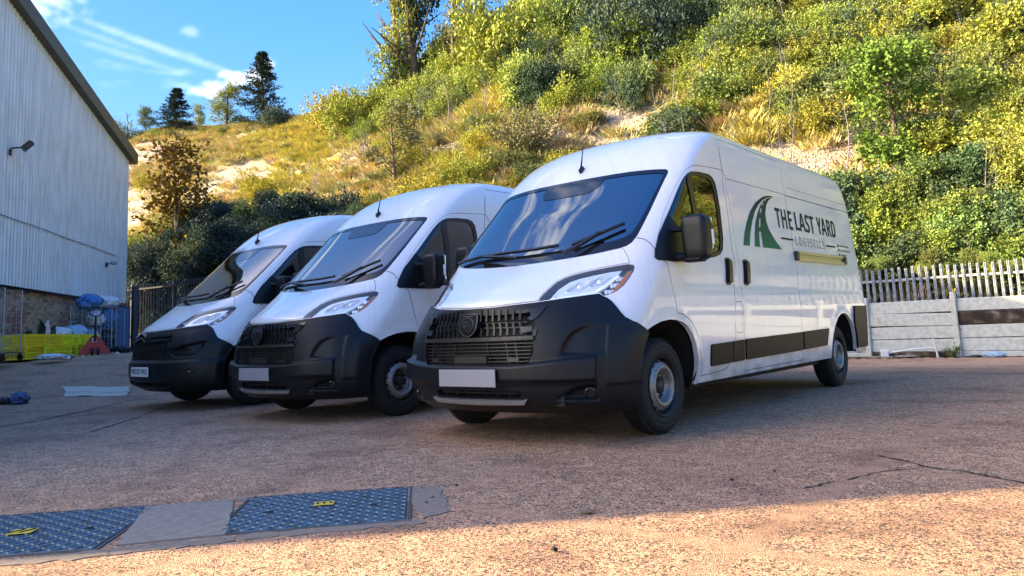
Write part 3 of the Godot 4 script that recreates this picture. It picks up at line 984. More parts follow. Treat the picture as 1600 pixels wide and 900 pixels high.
func make_front_boxer() -> void:
	var f := func(p: Vector2) -> Vector3: return on_bumper(p, "boxer")
	var up := both(nose([[0, 0.885], [0.20, 0.887], [0.315, 0.893], [0.335, 0.875], [0.325, 0.80], [0.31, 0.735], [0, 0.730]]))
	var low := both(nose([[0, 0.705], [0.308, 0.705], [0.30, 0.62], [0.262, 0.553], [0, 0.552]]))
	var slot := both(nose([[0, 0.375], [0.20, 0.372], [0.215, 0.355], [0.205, 0.325], [0, 0.322]]))
	var st := begin()
	panel(st, f, O.bumper, 0.0125, 0.009, [up, low, slot], 0.0, 0.03)
	for h in [up, low, slot]: edge_strip(st, f, h, 0.0, -0.05, 0.04)
	made.bx_bumper = st.commit()
	st = begin()
	panel(st, f, up, 0.05, 0.04, [], -0.05)
	made.bx_grille_back = st.commit()
	st = begin()
	panel(st, f, low, 0.05, 0.04, [], -0.05)
	made.bx_low_back = st.commit()
	st = begin()
	panel(st, f, slot, 0.05, 0.04, [], -0.05)
	made.bx_slot_back = st.commit()
	# upright fins of the upper grille, kinked like fish bones
	made.bx_fins = []
	for side in [-1, 1]:
		for k in 7:
			var a: float = side * (0.072 + 0.033 * k)
			st = begin()
			nose_bar(st, f, [Vector2(a * 1.03, 0.925 - 0.002 * k), Vector2(a, 0.872), Vector2(a - side * 0.004, 0.842)], 0.016, 0.011, 0.004)
			nose_bar(st, f, [Vector2(a - side * 0.012, 0.838), Vector2(a - side * 0.014, 0.80)], 0.016, 0.010, -0.022)
			nose_bar(st, f, [Vector2(a - side * 0.006, 0.80), Vector2(a - side * 0.016, 0.745)], 0.018, 0.012, -0.006)
			made.bx_fins.append(st.commit())
	st = begin()
	nose_bar(st, f, nose_line(-0.315, 0.315, 0.722, 0.722, 12), 0.026, 0.03, 0.004)
	made.bx_frame = st.commit()
	made.bx_cross = []
	for v in [0.838, 0.803]:
		st = begin()
		nose_bar(st, f, nose_line(-0.29, 0.29, v, v, 12), 0.008, 0.01, -0.03)
		made.bx_cross.append(st.commit())
	# glossy horns at both ends of the upper grille
	made.bx_horn = []
	for side in [1, -1]:
		for poly in [[[0.315, 0.905], [0.36, 0.925], [0.392, 0.93], [0.352, 0.86], [0.32, 0.835], [0.30, 0.848], [0.318, 0.868]], [[0.25, 0.902], [0.315, 0.918], [0.322, 0.905], [0.312, 0.892], [0.268, 0.885]], [[0.262, 0.795], [0.317, 0.80], [0.315, 0.765], [0.262, 0.756]], [[0.318, 0.775], [0.338, 0.78], [0.326, 0.735], [0.31, 0.735]]]:
			var p := pv(poly) if side > 0 else mirrored(pv(poly))
			st = begin()
			panel(st, f, p, 0.03, 0.03, [], 0.008, 0.02)
			made.bx_horn.append(st.commit())
	made.bx_slats = []
	for k in 6:
		st = begin()
		var v := 0.69 - 0.024 * k
		var e: float = lerp(0.305, 0.27, k / 5.0)
		if k < 4:
			nose_bar(st, f, nose_line(-e, e, v, v, 12), 0.006, 0.02, -0.016)
		else:
			nose_bar(st, f, nose_line(-e, -0.075, v, v, 6), 0.006, 0.02, -0.016)
			nose_bar(st, f, nose_line(0.075, e, v, v, 6), 0.006, 0.02, -0.016)
		made.bx_slats.append(st.commit())
	st = begin()
	for a in [-0.235, -0.175, -0.08, 0.075, 0.17, 0.215]: nose_bar(st, f, [Vector2(a, 0.70), Vector2(a, 0.63), Vector2(a * 0.99, 0.558)], 0.006, 0.016, -0.018)
	for a in [-0.205, 0.195]: nose_bar(st, f, [Vector2(a - 0.028, 0.582), Vector2(a + 0.028, 0.582)], 0.03, 0.02, -0.012)
	nose_bar(st, f, [Vector2(-0.07, 0.585), Vector2(0.07, 0.585)], 0.05, 0.03, -0.008)
	made.bx_grid = st.commit()
	st = begin()
	for a in [-0.15, -0.09, -0.03, 0.03, 0.09, 0.15]: nose_bar(st, f, [Vector2(a, 0.37), Vector2(a, 0.326)], 0.006, 0.012, -0.02)
	nose_bar(st, f, nose_line(-0.19, 0.19, 0.352, 0.352, 8), 0.006, 0.012, -0.02)
	made.bx_low_grid = st.commit()
	st = begin()
	var strip := both(nose([[0, 0.312], [0.215, 0.310], [0.245, 0.322], [0.225, 0.292], [0, 0.286]]))
	panel(st, f, strip, 0.03, 0.012, [], 0.022, 0.03)
	made.bx_strip = st.commit()
	# the shield badge with a lion's head drawn in raised lines
	var shield := both(nose([[0, 0.897], [0.035, 0.896], [0.062, 0.892], [0.058, 0.84], [0.046, 0.795], [0.028, 0.762], [0, 0.740]]))
	st = begin()
	panel(st, f, shield, 0.012, 0.012, [], 0.022, 0.04)
	made.bx_badge = st.commit()
	st = begin()
	for k in shield.size():
		nose_bar(st, f, [shield[k], shield[(k + 1) % shield.size()]], 0.006, 0.008, 0.024)
	made.bx_badge_rim = st.commit()
	st = begin()
	nose_bar(st, f, nose([[-0.034, 0.842], [-0.032, 0.860], [-0.018, 0.871], [0.004, 0.872], [0.022, 0.862], [0.034, 0.845], [0.034, 0.822], [0.022, 0.796], [0.006, 0.776]]), 0.004, 0.006, 0.024)
	nose_bar(st, f, nose([[-0.034, 0.842], [-0.020, 0.846], [-0.010, 0.838], [0.004, 0.842]]), 0.004, 0.006, 0.024)
	nose_bar(st, f, nose([[-0.028, 0.825], [-0.012, 0.828], [-0.016, 0.812], [-0.026, 0.808]]), 0.004, 0.006, 0.024)
	nose_bar(st, f, nose([[-0.020, 0.795], [-0.006, 0.812], [0.004, 0.826], [0.016, 0.836]]), 0.004, 0.006, 0.024)
	nose_bar(st, f, nose([[-0.010, 0.778], [0.004, 0.798], [0.014, 0.815]]), 0.004, 0.006, 0.024)
	nose_bar(st, f, nose([[-0.038, 0.882], [0.038, 0.882]]), 0.005, 0.005, 0.023)
	made.bx_lion = st.commit()
	st = begin()
	var pc := Vector3(-1.032, 0.462, 0)
	box(st, pc, Vector3(0.008, 0.118, 0.53), Basis.IDENTITY, 0.003)
	made.bx_plate = st.commit()
	made.bx_fog = []
	for side in [1, -1]:
		st = begin()
		var p := Vector2(0.60 * side, 0.352)
		var n := normal_of(f, p)
		lathe(st, [Vector2(0.042, 0.0), Vector2(0.042, 0.012), Vector2(0.034, 0.016), Vector2(0.028, 0.006), Vector2(0.0, 0.002)], 20, Transform3D(Basis.looking_at(-n, Vector3.UP), f.call(p) + n * 0.004))
		made.bx_fog.append(st.commit())

func make_front_relay() -> void:
	var f := func(p: Vector2) -> Vector3: return on_bumper(p, "relay")
	var up := both(nose([[0, 0.795], [0.33, 0.80], [0.325, 0.72], [0.27, 0.625], [0, 0.615]]))
	var slot := both(nose([[0, 0.335], [0.33, 0.345], [0.36, 0.32], [0.33, 0.275], [0, 0.265]]))
	var st := begin()
	panel(st, f, O.bumper, 0.025, 0.016, [up, slot], 0.0, 0.03)
	for h in [up, slot]: edge_strip(st, f, h, 0.0, -0.05, 0.04)
	made.rl_bumper = st.commit()
	st = begin()
	panel(st, f, up, 0.05, 0.04, [], -0.05)
	made.rl_grille_back = st.commit()
	st = begin()
	panel(st, f, slot, 0.05, 0.04, [], -0.05)
	made.rl_slot_back = st.commit()
	# honeycomb of the grille
	st = begin()
	for r in 7:
		for c in 22:
			var a := -0.30 + 0.0285 * c + (0.014 if r % 2 else 0.0)
			var v := 0.78 - 0.024 * r
			if absf(a) > 0.30 - 0.012 * max(0, r - 3): continue
			nose_bar(st, f, [Vector2(a - 0.011, v), Vector2(a, v + 0.009), Vector2(a + 0.011, v)], 0.006, 0.014, -0.02)
			nose_bar(st, f, [Vector2(a - 0.011, v), Vector2(a, v - 0.009), Vector2(a + 0.011, v)], 0.006, 0.014, -0.02)
	made.rl_mesh = st.commit()
	# two long bars that rise into chevrons at the middle
	made.rl_bars = []
	for k in 2:
		var v := 0.868 - 0.052 * k
		st = begin()
		var pts := []
		for e in [-0.36, -0.25, -0.16, -0.105, 0.0, 0.105, 0.16, 0.25, 0.36]:
			pts.append(Vector2(e, v + (0.052 if e == 0.0 else 0.0) + 0.008 * absf(e) / 0.36))
		nose_bar(st, f, pts, 0.026, 0.03, 0.014)
		made.rl_bars.append(st.commit())
	st = begin()
	for k in 2:
		var v := 0.868 - 0.052 * k
		nose_bar(st, f, [Vector2(-0.105, v + 0.002), Vector2(0.0, v + 0.053), Vector2(0.105, v + 0.002)], 0.030, 0.012, 0.034)
	made.rl_chevron = st.commit()
	st = begin()
	box(st, Vector3(-1.02, 0.462, 0), Vector3(0.008, 0.115, 0.525), Basis.IDENTITY, 0.003)
	made.rl_plate = st.commit()
	made.rl_fog = []
	for side in [1, -1]:
		st = begin()
		var p := Vector2(0.60 * side, 0.47)
		var n := normal_of(f, p)
		lathe(st, [Vector2(0.042, 0.0), Vector2(0.042, 0.012), Vector2(0.034, 0.016), Vector2(0.028, 0.006), Vector2(0.0, 0.002)], 20, Transform3D(Basis.looking_at(-n, Vector3.UP), f.call(p) + n * 0.004))
		made.rl_fog.append(st.commit())

func make_van(called: String, label: String, kind: String, at: Vector3, turn: float, marked: bool) -> Node3D:
	var o := thing(called, label, "van", at, turn, "white panel vans parked in a row")
	var body := part("body", made.shell, M.white_paint, o)
	part("inner_skin", made.liner, M.dark, body)
	part("bonnet", made.bonnet, M.white_paint, o)
	for side in [1, -1]:
		var d := part("front_door", made["door%d" % side], M.white_paint, o)
		part("window_frame", made["frame%d" % side], M.black_trim, d)
		part("window_pane", made["pane%d" % side], M.side_glass, d)
		if side > 0: part("door_handle", made.handle_a, M.black_trim, d)
		var h := part("headlight", made["hl_case%d" % side], M.lamp_case, o)
		part("lens", made["hl_lens%d" % side], M.lens, h)
		part("reflector", made["hl_bowl%d" % side], M.reflector, h)
		part("light_strip", made["hl_bar%d" % side], M.lamp_white, h)
		part("indicator", made["hl_amber%d" % side], M.amber, h)
		var mb := part("mirror", made["mirror_base%d" % side], M.black_plastic, o)
		for e in [["mirror_housing", "mirror_head", M.black_plastic], ["mirror_arm", "mirror_arm", M.black_plastic], ["mirror_indicator", "mirror_lamp", M.lamp_white], ["mirror_glass", "mirror_glass", M.chrome]]:
			var p := part(e[0], made[e[1]], e[2], mb)
			p.position = Vector3(0.27, 1.40, 1.165 * side)
			if side < 0: p.scale = Vector3(1, 1, -1)
	var sd := part("sliding_door", made.slide, M.white_paint, o)
	part("door_handle", made.handle_b, M.black_trim, sd)
	part("fuel_flap", made.flap, M.white_paint, o)
	var ws := part("windscreen", made.ws_glass, M.glass, o)
	part("windscreen_border", made.ws_border, M.black_gloss, ws)
	for k in 2:
		var w := part("wiper", made["arm_%d" % k], M.black_trim, o)
		part("wiper_blade", made["blade_%d" % k], M.black_trim, w)
	part("aerial", made.aerial, M.black_trim, o)
	for k in 4:
		part("side_trim", made["trim_%d" % k], M.grey_trim, o)
		part("side_trim", made["trim_%dr" % k], M.grey_trim, o)
	part("rear_corner_guard", made.tail, M.grey_trim, o)
	part("rear_corner_guard", made.tail_r, M.grey_trim, o)
	var rl := part("door_rail", made.rail, M.rail, o)
	for m in made.rail_cap: part("rail_end", m, M.black_trim, rl)
	part("underbody", made.underbody, M.under, o)
	for m in made.wheelhouse: part("wheel_arch_liner", m, M.under, o)
	part("dashboard", made.dashboard, M.cabin, o)
	var sw := part("steering_wheel", made.steering, M.black_trim, o)
	sw.position = Vector3(0.62, 1.24, -0.42)
	sw.rotation = Vector3(0, PI / 2.0, 0)
	sw.rotate_object_local(Vector3.RIGHT, -0.6)
	for z in [-0.45, 0.1, 0.55]:
		var s := part("seat", made.seat, M.seat, o)
		s.position = Vector3(1.05, 0.98, z)
	part("bulkhead", made.bulkhead, M.cabin, o)
	for e in [[0.0, 0.965], [4.035, 0.955]]:
		for side in [1, -1]: add_wheel(o, Vector3(e[0], 0.338, e[1] * side), side > 0)
	if kind == "boxer":
		var b := part("bumper", made.bx_bumper, M.black_plastic, o)
		for m in made.bx_fog: part("fog_light", m, M.black_gloss, b)
		part("silver_strip", made.bx_strip, M.silver, b)
		part("lower_intake", made.bx_slot_back, M.dark, b)
		part("lower_grid", made.bx_low_grid, M.grille, b)
		var g := part("upper_grille", made.bx_grille_back, M.dark, o)
		for m in made.bx_fins: part("fin", m, M.grille_fin, g)
		part("grille_frame", made.bx_frame, M.grille, g)
		for m in made.bx_cross: part("cross_bar", m, M.grille, g)
		for m in made.bx_horn: part("grille_end", m, M.black_gloss, g)
		var lg := part("lower_grille", made.bx_low_back, M.dark, o)
		for m in made.bx_slats: part("slat", m, M.grille, lg)
		part("grid", made.bx_grid, M.grille, lg)
		var bd := part("shield_badge", made.bx_badge, M.black_gloss, o)
		part("badge_rim", made.bx_badge_rim, M.badge_line, bd)
		part("lion_emblem", made.bx_lion, M.badge_line, bd)
		part("number_plate", made.bx_plate, M.plate_grey, o).set_meta("label", "blank pale grey number plate")
	else:
		var b := part("bumper", made.rl_bumper, M.black_plastic, o)
		part("lower_intake", made.rl_slot_back, M.dark, b)
		for m in made.rl_fog: part("fog_light", m, M.black_gloss, b)
		var g := part("grille", made.rl_grille_back, M.dark, o)
		part("honeycomb", made.rl_mesh, M.grille, g)
		for m in made.rl_bars: part("grille_bar", m, M.grille_fin, g)
		part("chevron_badge", made.rl_chevron, M.badge_chrome, o)
		var pl := part("number_plate", made.rl_plate, M.plate_white, o)
		pl.set_meta("label", "white number plate reading NE23 HUJ")
		var t := part("plate_text", flat_text("NE23 HUJ", 0.455, 0.078), M.ink, pl)
		t.position = Vector3(-1.0255, 0.462, 0)
		t.rotation.y = -PI / 2.0
	if marked:
		var st := begin()
		var road := [[1.751, 1.432], [1.786, 1.549], [1.841, 1.659], [1.923, 1.751], [2.005, 1.824], [2.113, 1.89], [2.211, 1.924], [2.385, 1.96], [2.248, 1.909], [2.167, 1.851], [2.115, 1.768], [2.105, 1.691], [2.147, 1.618], [2.255, 1.526], [2.411, 1.438]]
		var dashes := []
		for d in [[[1.891, 1.578], [1.941, 1.580], [1.945, 1.425], [1.870, 1.425]], [[1.943, 1.705], [1.974, 1.707], [1.942, 1.622], [1.904, 1.619]], [[2.012, 1.808], [2.043, 1.811], [2.005, 1.762], [1.974, 1.759]], [[2.083, 1.87], [2.111, 1.871], [2.086, 1.843], [2.06, 1.84]], [[2.162, 1.908], [2.192, 1.911], [2.165, 1.895], [2.136, 1.892]]]: dashes.append(flank(d))
		var leg := [[1.495, 1.428], [1.55, 1.533], [1.634, 1.641], [1.754, 1.757], [1.906, 1.851], [2.098, 1.926], [2.252, 1.956], [2.385, 1.962], [2.215, 1.930], [2.089, 1.893], [1.973, 1.838], [1.867, 1.765], [1.767, 1.664], [1.689, 1.554], [1.632, 1.430]]
		panel(st, S, flank(road), 0.05, 0.03, dashes, 0.003)
		panel(st, S, flank(leg), 0.05, 0.03, [], 0.003)
		var m := part("road_emblem", st.commit(), M.logo_green, o)
		m.set_meta("label", "green road emblem curving away with a dashed centre line")
		skin_texts(o, "THE", 2.37, 2.81, 1.657, 1.852, 700, M.logo_teal, "lettering")
		skin_texts(o, "LAST", 2.895, 3.48, 1.661, 1.857, 700, M.logo_dark, "lettering")
		skin_texts(o, "YARD", 3.57, 4.20, 1.668, 1.864, 700, M.logo_dark, "lettering")
		skin_texts(o, "L O G I S T I C S", 2.83, 3.72, 1.508, 1.598, 400, M.logo_grey, "lettering")
		st = begin()
		for e in [[2.436, 2.762], [3.777, 4.089]]:
			panel(st, S, flank_dense([[e[0], 1.561], [e[1], 1.564], [e[1], 1.546], [e[0], 1.543]], 0.2), 0.1, 0.02, [], 0.003)
		part("lettering_line", st.commit(), M.logo_dark, o)
		for k in 3:
			var y := 1.578 - 0.055 * k
			st = begin()
			var c := PackedVector2Array()
			for j in 10: c.append(Vector2(a_of(4.21 + 0.022 * cos(TAU * j / 10.0), y), y + 0.020 * sin(TAU * j / 10.0)))
			panel(st, S, c, 0.02, 0.02, [], 0.003)
			part("contact_icon", st.commit(), M.logo_dark, o)
			# the small grey contact lines, too fine to read in the photograph
			st = begin()
			var x := 4.27
			var stop: float = [4.60, 4.62, 4.46][k]
			var n := 0
			while x < stop:
				var w: float = 0.012 + 0.006 * ((n * 7) % 3)
				panel(st, S, flank([[x, y + 0.010], [x + w, y + 0.010], [x + w, y - 0.008], [x, y - 0.008]]), 0.05, 0.05, [], 0.003)
				x += w + 0.006
				n += 1
			part("contact_line", st.commit(), M.logo_grey, o)
	return o
# ---------------------------------------------------------------- camera, sky, sun
const EXPOSURE := 6.8
const SUN_E := 1.0

func look() -> void:
	var cam := Camera3D.new()
	cam.name = "camera"
	cam.projection = Camera3D.PROJECTION_FRUSTUM
	cam.keep_aspect = Camera3D.KEEP_HEIGHT
	cam.near = 0.1
	cam.far = 900.0
	cam.size = 0.1 * 900.0 / 1193.07
	cam.frustum_offset = Vector2(0, -0.1 * (450.0 - 365.6) / 1193.07)
	cam.position = Vector3(-4.9353, 0.7854, 3.6895)
	cam.basis = Basis(Vector3.UP, -0.880388) * Basis(Vector3.RIGHT, 0.1238705) * Basis(Vector3.BACK, -0.0432644)
	cam.current = true
	add_child(cam)
	var travel := Vector3(0.72, -0.4245, 0.69).normalized()
	var sun := DirectionalLight3D.new()
	sun.name = "sun"
	sun.light_energy = SUN_E
	sun.light_color = lin(1.0, 0.80, 0.46)
	sun.light_angular_distance = 0.5
	sun.shadow_enabled = true
	sun.basis = Basis.looking_at(travel, Vector3.UP)
	add_child(sun)
	var env := Environment.new()
	env.background_mode = Environment.BG_SKY
	env.tonemap_mode = Environment.TONE_MAPPER_LINEAR
	env.tonemap_exposure = EXPOSURE
	env.sdfgi_enabled = true
	env.ssao_enabled = true
	env.ssil_enabled = true
	var sky := Sky.new()
	var pm := PanoramaSkyMaterial.new()
	pm.panorama = ImageTexture.create_from_image(sky_image(-travel))
	sky.sky_material = pm
	env.sky = sky
	var we := WorldEnvironment.new()
	we.name = "environment"
	we.environment = env
	add_child(we)

func sky_image(to_sun: Vector3) -> Image:
	var W := 2048
	var H := 1024
	var data := PackedFloat32Array()
	data.resize(W * H * 3)
	var n1 := nz(1.6, FastNoiseLite.TYPE_SIMPLEX_SMOOTH, 5, 21)
	var n2 := nz(5.5, FastNoiseLite.TYPE_SIMPLEX_SMOOTH, 5, 5)
	var n3 := nz(0.9, FastNoiseLite.TYPE_SIMPLEX_SMOOTH, 2, 33)
	# a small cumulus and its shreds low over the crest, each where it floats: direction, half width, half height
	# wisps high overhead, which the windscreens mirror
	var high := [[0.20, 0.79, -0.58, 0.13, 0.05, 0.7], [0.06, 0.82, -0.57, 0.10, 0.04, 0.6], [0.30, 0.72, -0.63, 0.10, 0.035, 0.55], [0.12, 0.74, -0.66, 0.09, 0.03, 0.5], [0.28, 0.82, -0.50, 0.08, 0.03, 0.4], [-0.05, 0.76, -0.65, 0.08, 0.03, 0.4]]
	# drifting where they stand in the sky: direction, half width, half height, slope, strength, raggedness
	var low := [[0.4560, 0.3000, -0.8379, 0.026, 0.009, 0.25, 0.72, 1.0], [0.4782, 0.3123, -0.8208, 0.024, 0.011, 0.25, 0.72, 1.0], [0.4990, 0.3197, -0.8055, 0.020, 0.012, 0.25, 0.72, 1.0], [0.5060, 0.3310, -0.7965, 0.012, 0.010, 0.25, 0.72, 1.0],
		[0.2863, 0.3760, -0.8845, 0.050, 0.030, 0.3, 0.30, 1.1], [0.4020, 0.3412, -0.8497, 0.110, 0.0055, -1.0, 0.17, 0.35], [0.3475, 0.3443, -0.8722, 0.060, 0.004, -0.9, 0.11, 0.35], [0.3734, 0.3290, -0.8667, 0.070, 0.005, -0.8, 0.11, 0.35], [0.4288, 0.3632, -0.8272, 0.014, 0.007, 0.2, 0.16, 0.9]]
	for j in H:
		var th := PI * (j + 0.5) / H
		var y := cos(th)
		var r := sin(th)
		var h: float = max(y, 0.0)
		var base := Vector3(0.012 + 0.19 * exp(-6.4 * h), 0.053 + 0.19 * exp(-4.4 * h), 0.185 + 0.07 * exp(-3.0 * h))
		for i in W:
			var an := (float(i) + 0.5) / W * TAU - PI / 2.0
			var d := Vector3(cos(an) * r, y, sin(an) * r)
			var ca := d.dot(to_sun)
			var ang := acos(clampf(ca, -1.0, 1.0))
			var col := base + Vector3(1.0, 0.86, 0.70) * (1.0 * exp(-ang / 0.16) + 2.7 * exp(-(ang / 0.42) * (ang / 0.42)))
			if y > 0.03:
				# high ice cloud drawn out in streaks, on a layer overhead
				var q := Vector2(d.x, d.z) / (y + 0.12)
				var u := q.x * 0.80 + q.y * 0.60
				var v := -q.x * 0.60 + q.y * 0.80
				var s := n1.get_noise_2d(u * 0.42, v * 1.5) * 0.62 + n2.get_noise_2d(u * 0.7 + 9.0, v * 1.3) * 0.42 + n3.get_noise_2d(u, v) * 0.55
				var k: float = smoothstep(0.21, 0.95, s) * smoothstep(0.03, 0.25, y) * 0.9
				if y > 0.62 and y < 0.90 and d.z < -0.25 and d.x > -0.25:
					for p in high:
						var e := d - Vector3(p[0], p[1], p[2])
						if e.length_squared() < 0.04:
							var sx: float = (e.x * 0.80 + e.z * 0.60) / p[3]
							var sy: float = (-e.x * 0.50 + e.z * 0.66 + e.y * 0.56) / p[4]
							var f: float = 1.0 - sx * sx - sy * sy + 1.5 * n2.get_noise_2d(u * 1.6, v * 3.4) + 0.7 * n2.get_noise_2d(u * 5.0, v * 9.0)
							k = max(k, p[5] * smoothstep(0.0, 1.5, f))
				if ca < 0.75 and y > 0.24 and y < 0.46:
					for p in low:
						var c := Vector3(p[0], p[1], p[2])
						var e := d - c
						if e.length_squared() < 0.022:
							var sx: float = e.dot(Vector3(0.863, 0.0, 0.503)) / p[3]
							var sy: float = (e.y - p[5] * (sx * p[4] if p[7] > 0.5 else sx * p[3] * 0.26)) / p[4]
							var f: float = 1.0 - sx * sx - sy * sy + p[7] * (1.1 * n2.get_noise_3d(d.x * 7.0, d.y * 14.0, d.z * 7.0) + 0.5 * n2.get_noise_3d(d.x * 22.0, d.y * 30.0, d.z * 22.0))
							k = max(k, p[6] * smoothstep(0.0, 1.1, f))
				col = col.lerp(Vector3(0.30, 0.31, 0.32) + Vector3(0.3, 0.27, 0.22) * exp(-ang / 0.8), k)
			var o := (j * W + i) * 3
			data[o] = col.x
			data[o + 1] = col.y
			data[o + 2] = col.z
	return Image.create_from_data(W, H, false, Image.FORMAT_RGBF, data.to_byte_array())

# ---------------------------------------------------------------- materials
func make_materials() -> void:
	var dirt := noise_tex(nz(0.012, FastNoiseLite.TYPE_SIMPLEX_SMOOTH, 5, 3), 512, [Color(0.985, 0.98, 0.975), Color(1, 1, 1)], [0.25, 0.6])
	var fine := grey_tex(nz(0.35, FastNoiseLite.TYPE_SIMPLEX, 2, 9), 256)
	M.white_paint = mat(lin(0.73, 0.73, 0.73), 0.30)
	M.white_paint.albedo_texture = grime_texture()
	M.white_paint.uv1_scale = Vector3(1.0 / 7.0, -1.0 / 2.6, 1)
	M.white_paint.uv1_offset = Vector3(0.4, 1.0, 0)
	M.white_paint.clearcoat_enabled = true
	M.white_paint.clearcoat = 0.9
	M.white_paint.clearcoat_roughness = 0.04
	M.black_plastic = mat(lin(0.0060, 0.0078, 0.0105), 0.38)
	M.black_plastic.metallic_specular = 0.36
	M.black_plastic.uv1_triplanar = true
	M.black_plastic.uv1_scale = Vector3(3, 3, 3)
	M.black_plastic.heightmap_enabled = true
	M.black_plastic.heightmap_texture = fine
	M.black_plastic.heightmap_scale = 0.06
	M.grey_trim = mat(lin(0.010, 0.0095, 0.009), 0.42)
	M.black_trim = mat(lin(0.006, 0.006, 0.0065), 0.38)
	M.black_gloss = mat(lin(0.010, 0.011, 0.013), 0.07)
	M.grey_trim.metallic_specular = 0.22
	M.dark = mat(lin(0.006, 0.006, 0.007), 0.8)
	M.under = mat(lin(0.008, 0.008, 0.008), 0.85)
	M.cabin = mat(lin(0.018, 0.02, 0.023), 0.7)
	M.seat = mat(lin(0.016, 0.017, 0.02), 0.9)
	M.rubber = mat(lin(0.0055, 0.0055, 0.006), 0.75)
	M.rubber.uv1_triplanar = true
	M.rubber.heightmap_enabled = true
	M.rubber.heightmap_texture = fine
	M.rubber.heightmap_scale = 0.08
	M.rubber.uv1_scale = Vector3(4, 4, 4)
	M.rim_dark = mat(lin(0.03, 0.03, 0.032), 0.5, 0.4)
	M.steel = mat(lin(0.30, 0.285, 0.275), 0.42, 0.55)
	M.steel.albedo_texture = noise_tex(nz(0.05, FastNoiseLite.TYPE_SIMPLEX_SMOOTH, 4, 2), 256, [Color(0.86, 0.83, 0.80), Color(1, 1, 1)], [0.25, 0.6])
	M.steel.uv1_triplanar = true
	M.steel.uv1_scale = Vector3(4, 4, 4)
	M.hub_dark = mat(lin(0.035, 0.033, 0.032), 0.5, 0.5)
	M.bolt = mat(lin(0.22, 0.21, 0.21), 0.35, 0.8)
	M.silver = mat(lin(0.34, 0.35, 0.36), 0.35, 0.6)
	M.chrome = mat(lin(0.78, 0.80, 0.83), 0.08, 1.0)
	M.reflector = mat(lin(0.82, 0.85, 0.88), 0.22, 0.35)
	M.badge_chrome = mat(lin(0.30, 0.32, 0.35), 0.12, 1.0)
	M.badge_line = mat(lin(0.12, 0.115, 0.11), 0.3, 0.8)
	M.grille = mat(lin(0.024, 0.023, 0.022), 0.4, 0.2)
	M.grille_fin = mat(lin(0.005, 0.006, 0.007), 0.25)
	M.grille_fin.metallic_specular = 0.35
	M.lamp_case = mat(lin(0.13, 0.16, 0.195), 0.25, 0.3)
	M.lamp_white = mat(lin(0.88, 0.90, 0.92), 0.25)
	M.amber = mat(lin(0.42, 0.15, 0.03), 0.2)
	M.plate_grey = mat(lin(0.27, 0.27, 0.30), 0.4)
	M.plate_white = mat(lin(0.72, 0.72, 0.72), 0.35)
	M.ink = mat(lin(0.01, 0.01, 0.012), 0.5)
	M.rail = mat(lin(0.50, 0.46, 0.30), 0.35, 0.75)
	M.logo_dark = mat(lin(0.016, 0.028, 0.024), 0.4)
	M.logo_dark.metallic_specular = 0.15
	M.logo_grey = mat(lin(0.07, 0.09, 0.09), 0.4)
	M.logo_teal = mat(lin(0.018, 0.060, 0.048), 0.4)
	M.logo_teal.metallic_specular = 0.15
	# printed fade from near black at the top of the road to green at its foot
	M.logo_green = mat(Color.WHITE, 0.4)
	M.logo_green.metallic_specular = 0.15
	var g := Gradient.new()
	g.offsets = PackedFloat32Array([0.0, 1.0])
	g.colors = PackedColorArray([lin(0.018, 0.032, 0.027), lin(0.035, 0.17, 0.08)])
	var gt := GradientTexture2D.new()
	gt.gradient = g
	gt.width = 8
	gt.height = 128
	gt.fill_from = Vector2(0, 0)
	gt.fill_to = Vector2(0, 1)
	M.logo_green.albedo_texture = gt
	M.logo_green.texture_repeat = false
	M.logo_green.uv1_scale = Vector3(1, -1.0 / 0.54, 1)
	M.logo_green.uv1_offset = Vector3(0, 1.965 / 0.54, 0)
	M.glass = mat(Color(0.05, 0.09, 0.12, 0.16), 0.0)
	M.glass.refraction_enabled = true
	M.glass.refraction_scale = 0.19
	M.side_glass = mat(Color(0.05, 0.08, 0.09, 0.30), 0.0)
	M.side_glass.refraction_enabled = true
	M.side_glass.refraction_scale = 0.07
	M.lens = mat(Color(1, 1, 1, 0.03), 0.0)
	M.lens.transparency = BaseMaterial3D.TRANSPARENCY_ALPHA
	# the site
	M.cladding = mat(lin(0.66, 0.73, 0.80), 0.45)
	M.cladding.albedo_texture = noise_tex(nz(0.01, FastNoiseLite.TYPE_SIMPLEX_SMOOTH, 5, 12), 512, [Color(0.90, 0.90, 0.89), Color(1, 1, 1)], [0.2, 0.65])
	M.cladding.uv1_triplanar = true
	M.cladding.uv1_world_triplanar = true
	M.cladding.uv1_scale = Vector3(0.6, 0.12, 0.6)
	M.roof_trim = mat(lin(0.075, 0.075, 0.055), 0.55)
	M.roof = mat(lin(0.18, 0.18, 0.17), 0.7)
	M.brick = mat(Color.WHITE, 0.9)
	M.brick.vertex_color_use_as_albedo = true
	M.mortar = mat(lin(0.20, 0.19, 0.17), 0.95)
	var rough := grey_tex(nz(0.06, FastNoiseLite.TYPE_SIMPLEX_SMOOTH, 5, 41), 512)
	M.concrete = mat(lin(0.50, 0.51, 0.47), 0.9)
	M.concrete.albedo_texture = noise_tex(nz(0.018, FastNoiseLite.TYPE_SIMPLEX_SMOOTH, 5, 14), 512, [Color(0.88, 0.88, 0.86), Color(0.96, 0.96, 0.95), Color(1, 1, 1)], [0.15, 0.5, 0.8])
	M.concrete.uv1_triplanar = true
	M.concrete.uv1_world_triplanar = true
	M.concrete.uv1_scale = Vector3(0.8, 0.8, 0.8)
	M.concrete.heightmap_enabled = true
	M.concrete.heightmap_texture = rough
	M.concrete.heightmap_scale = 0.12
	M.burnt = M.concrete.duplicate()
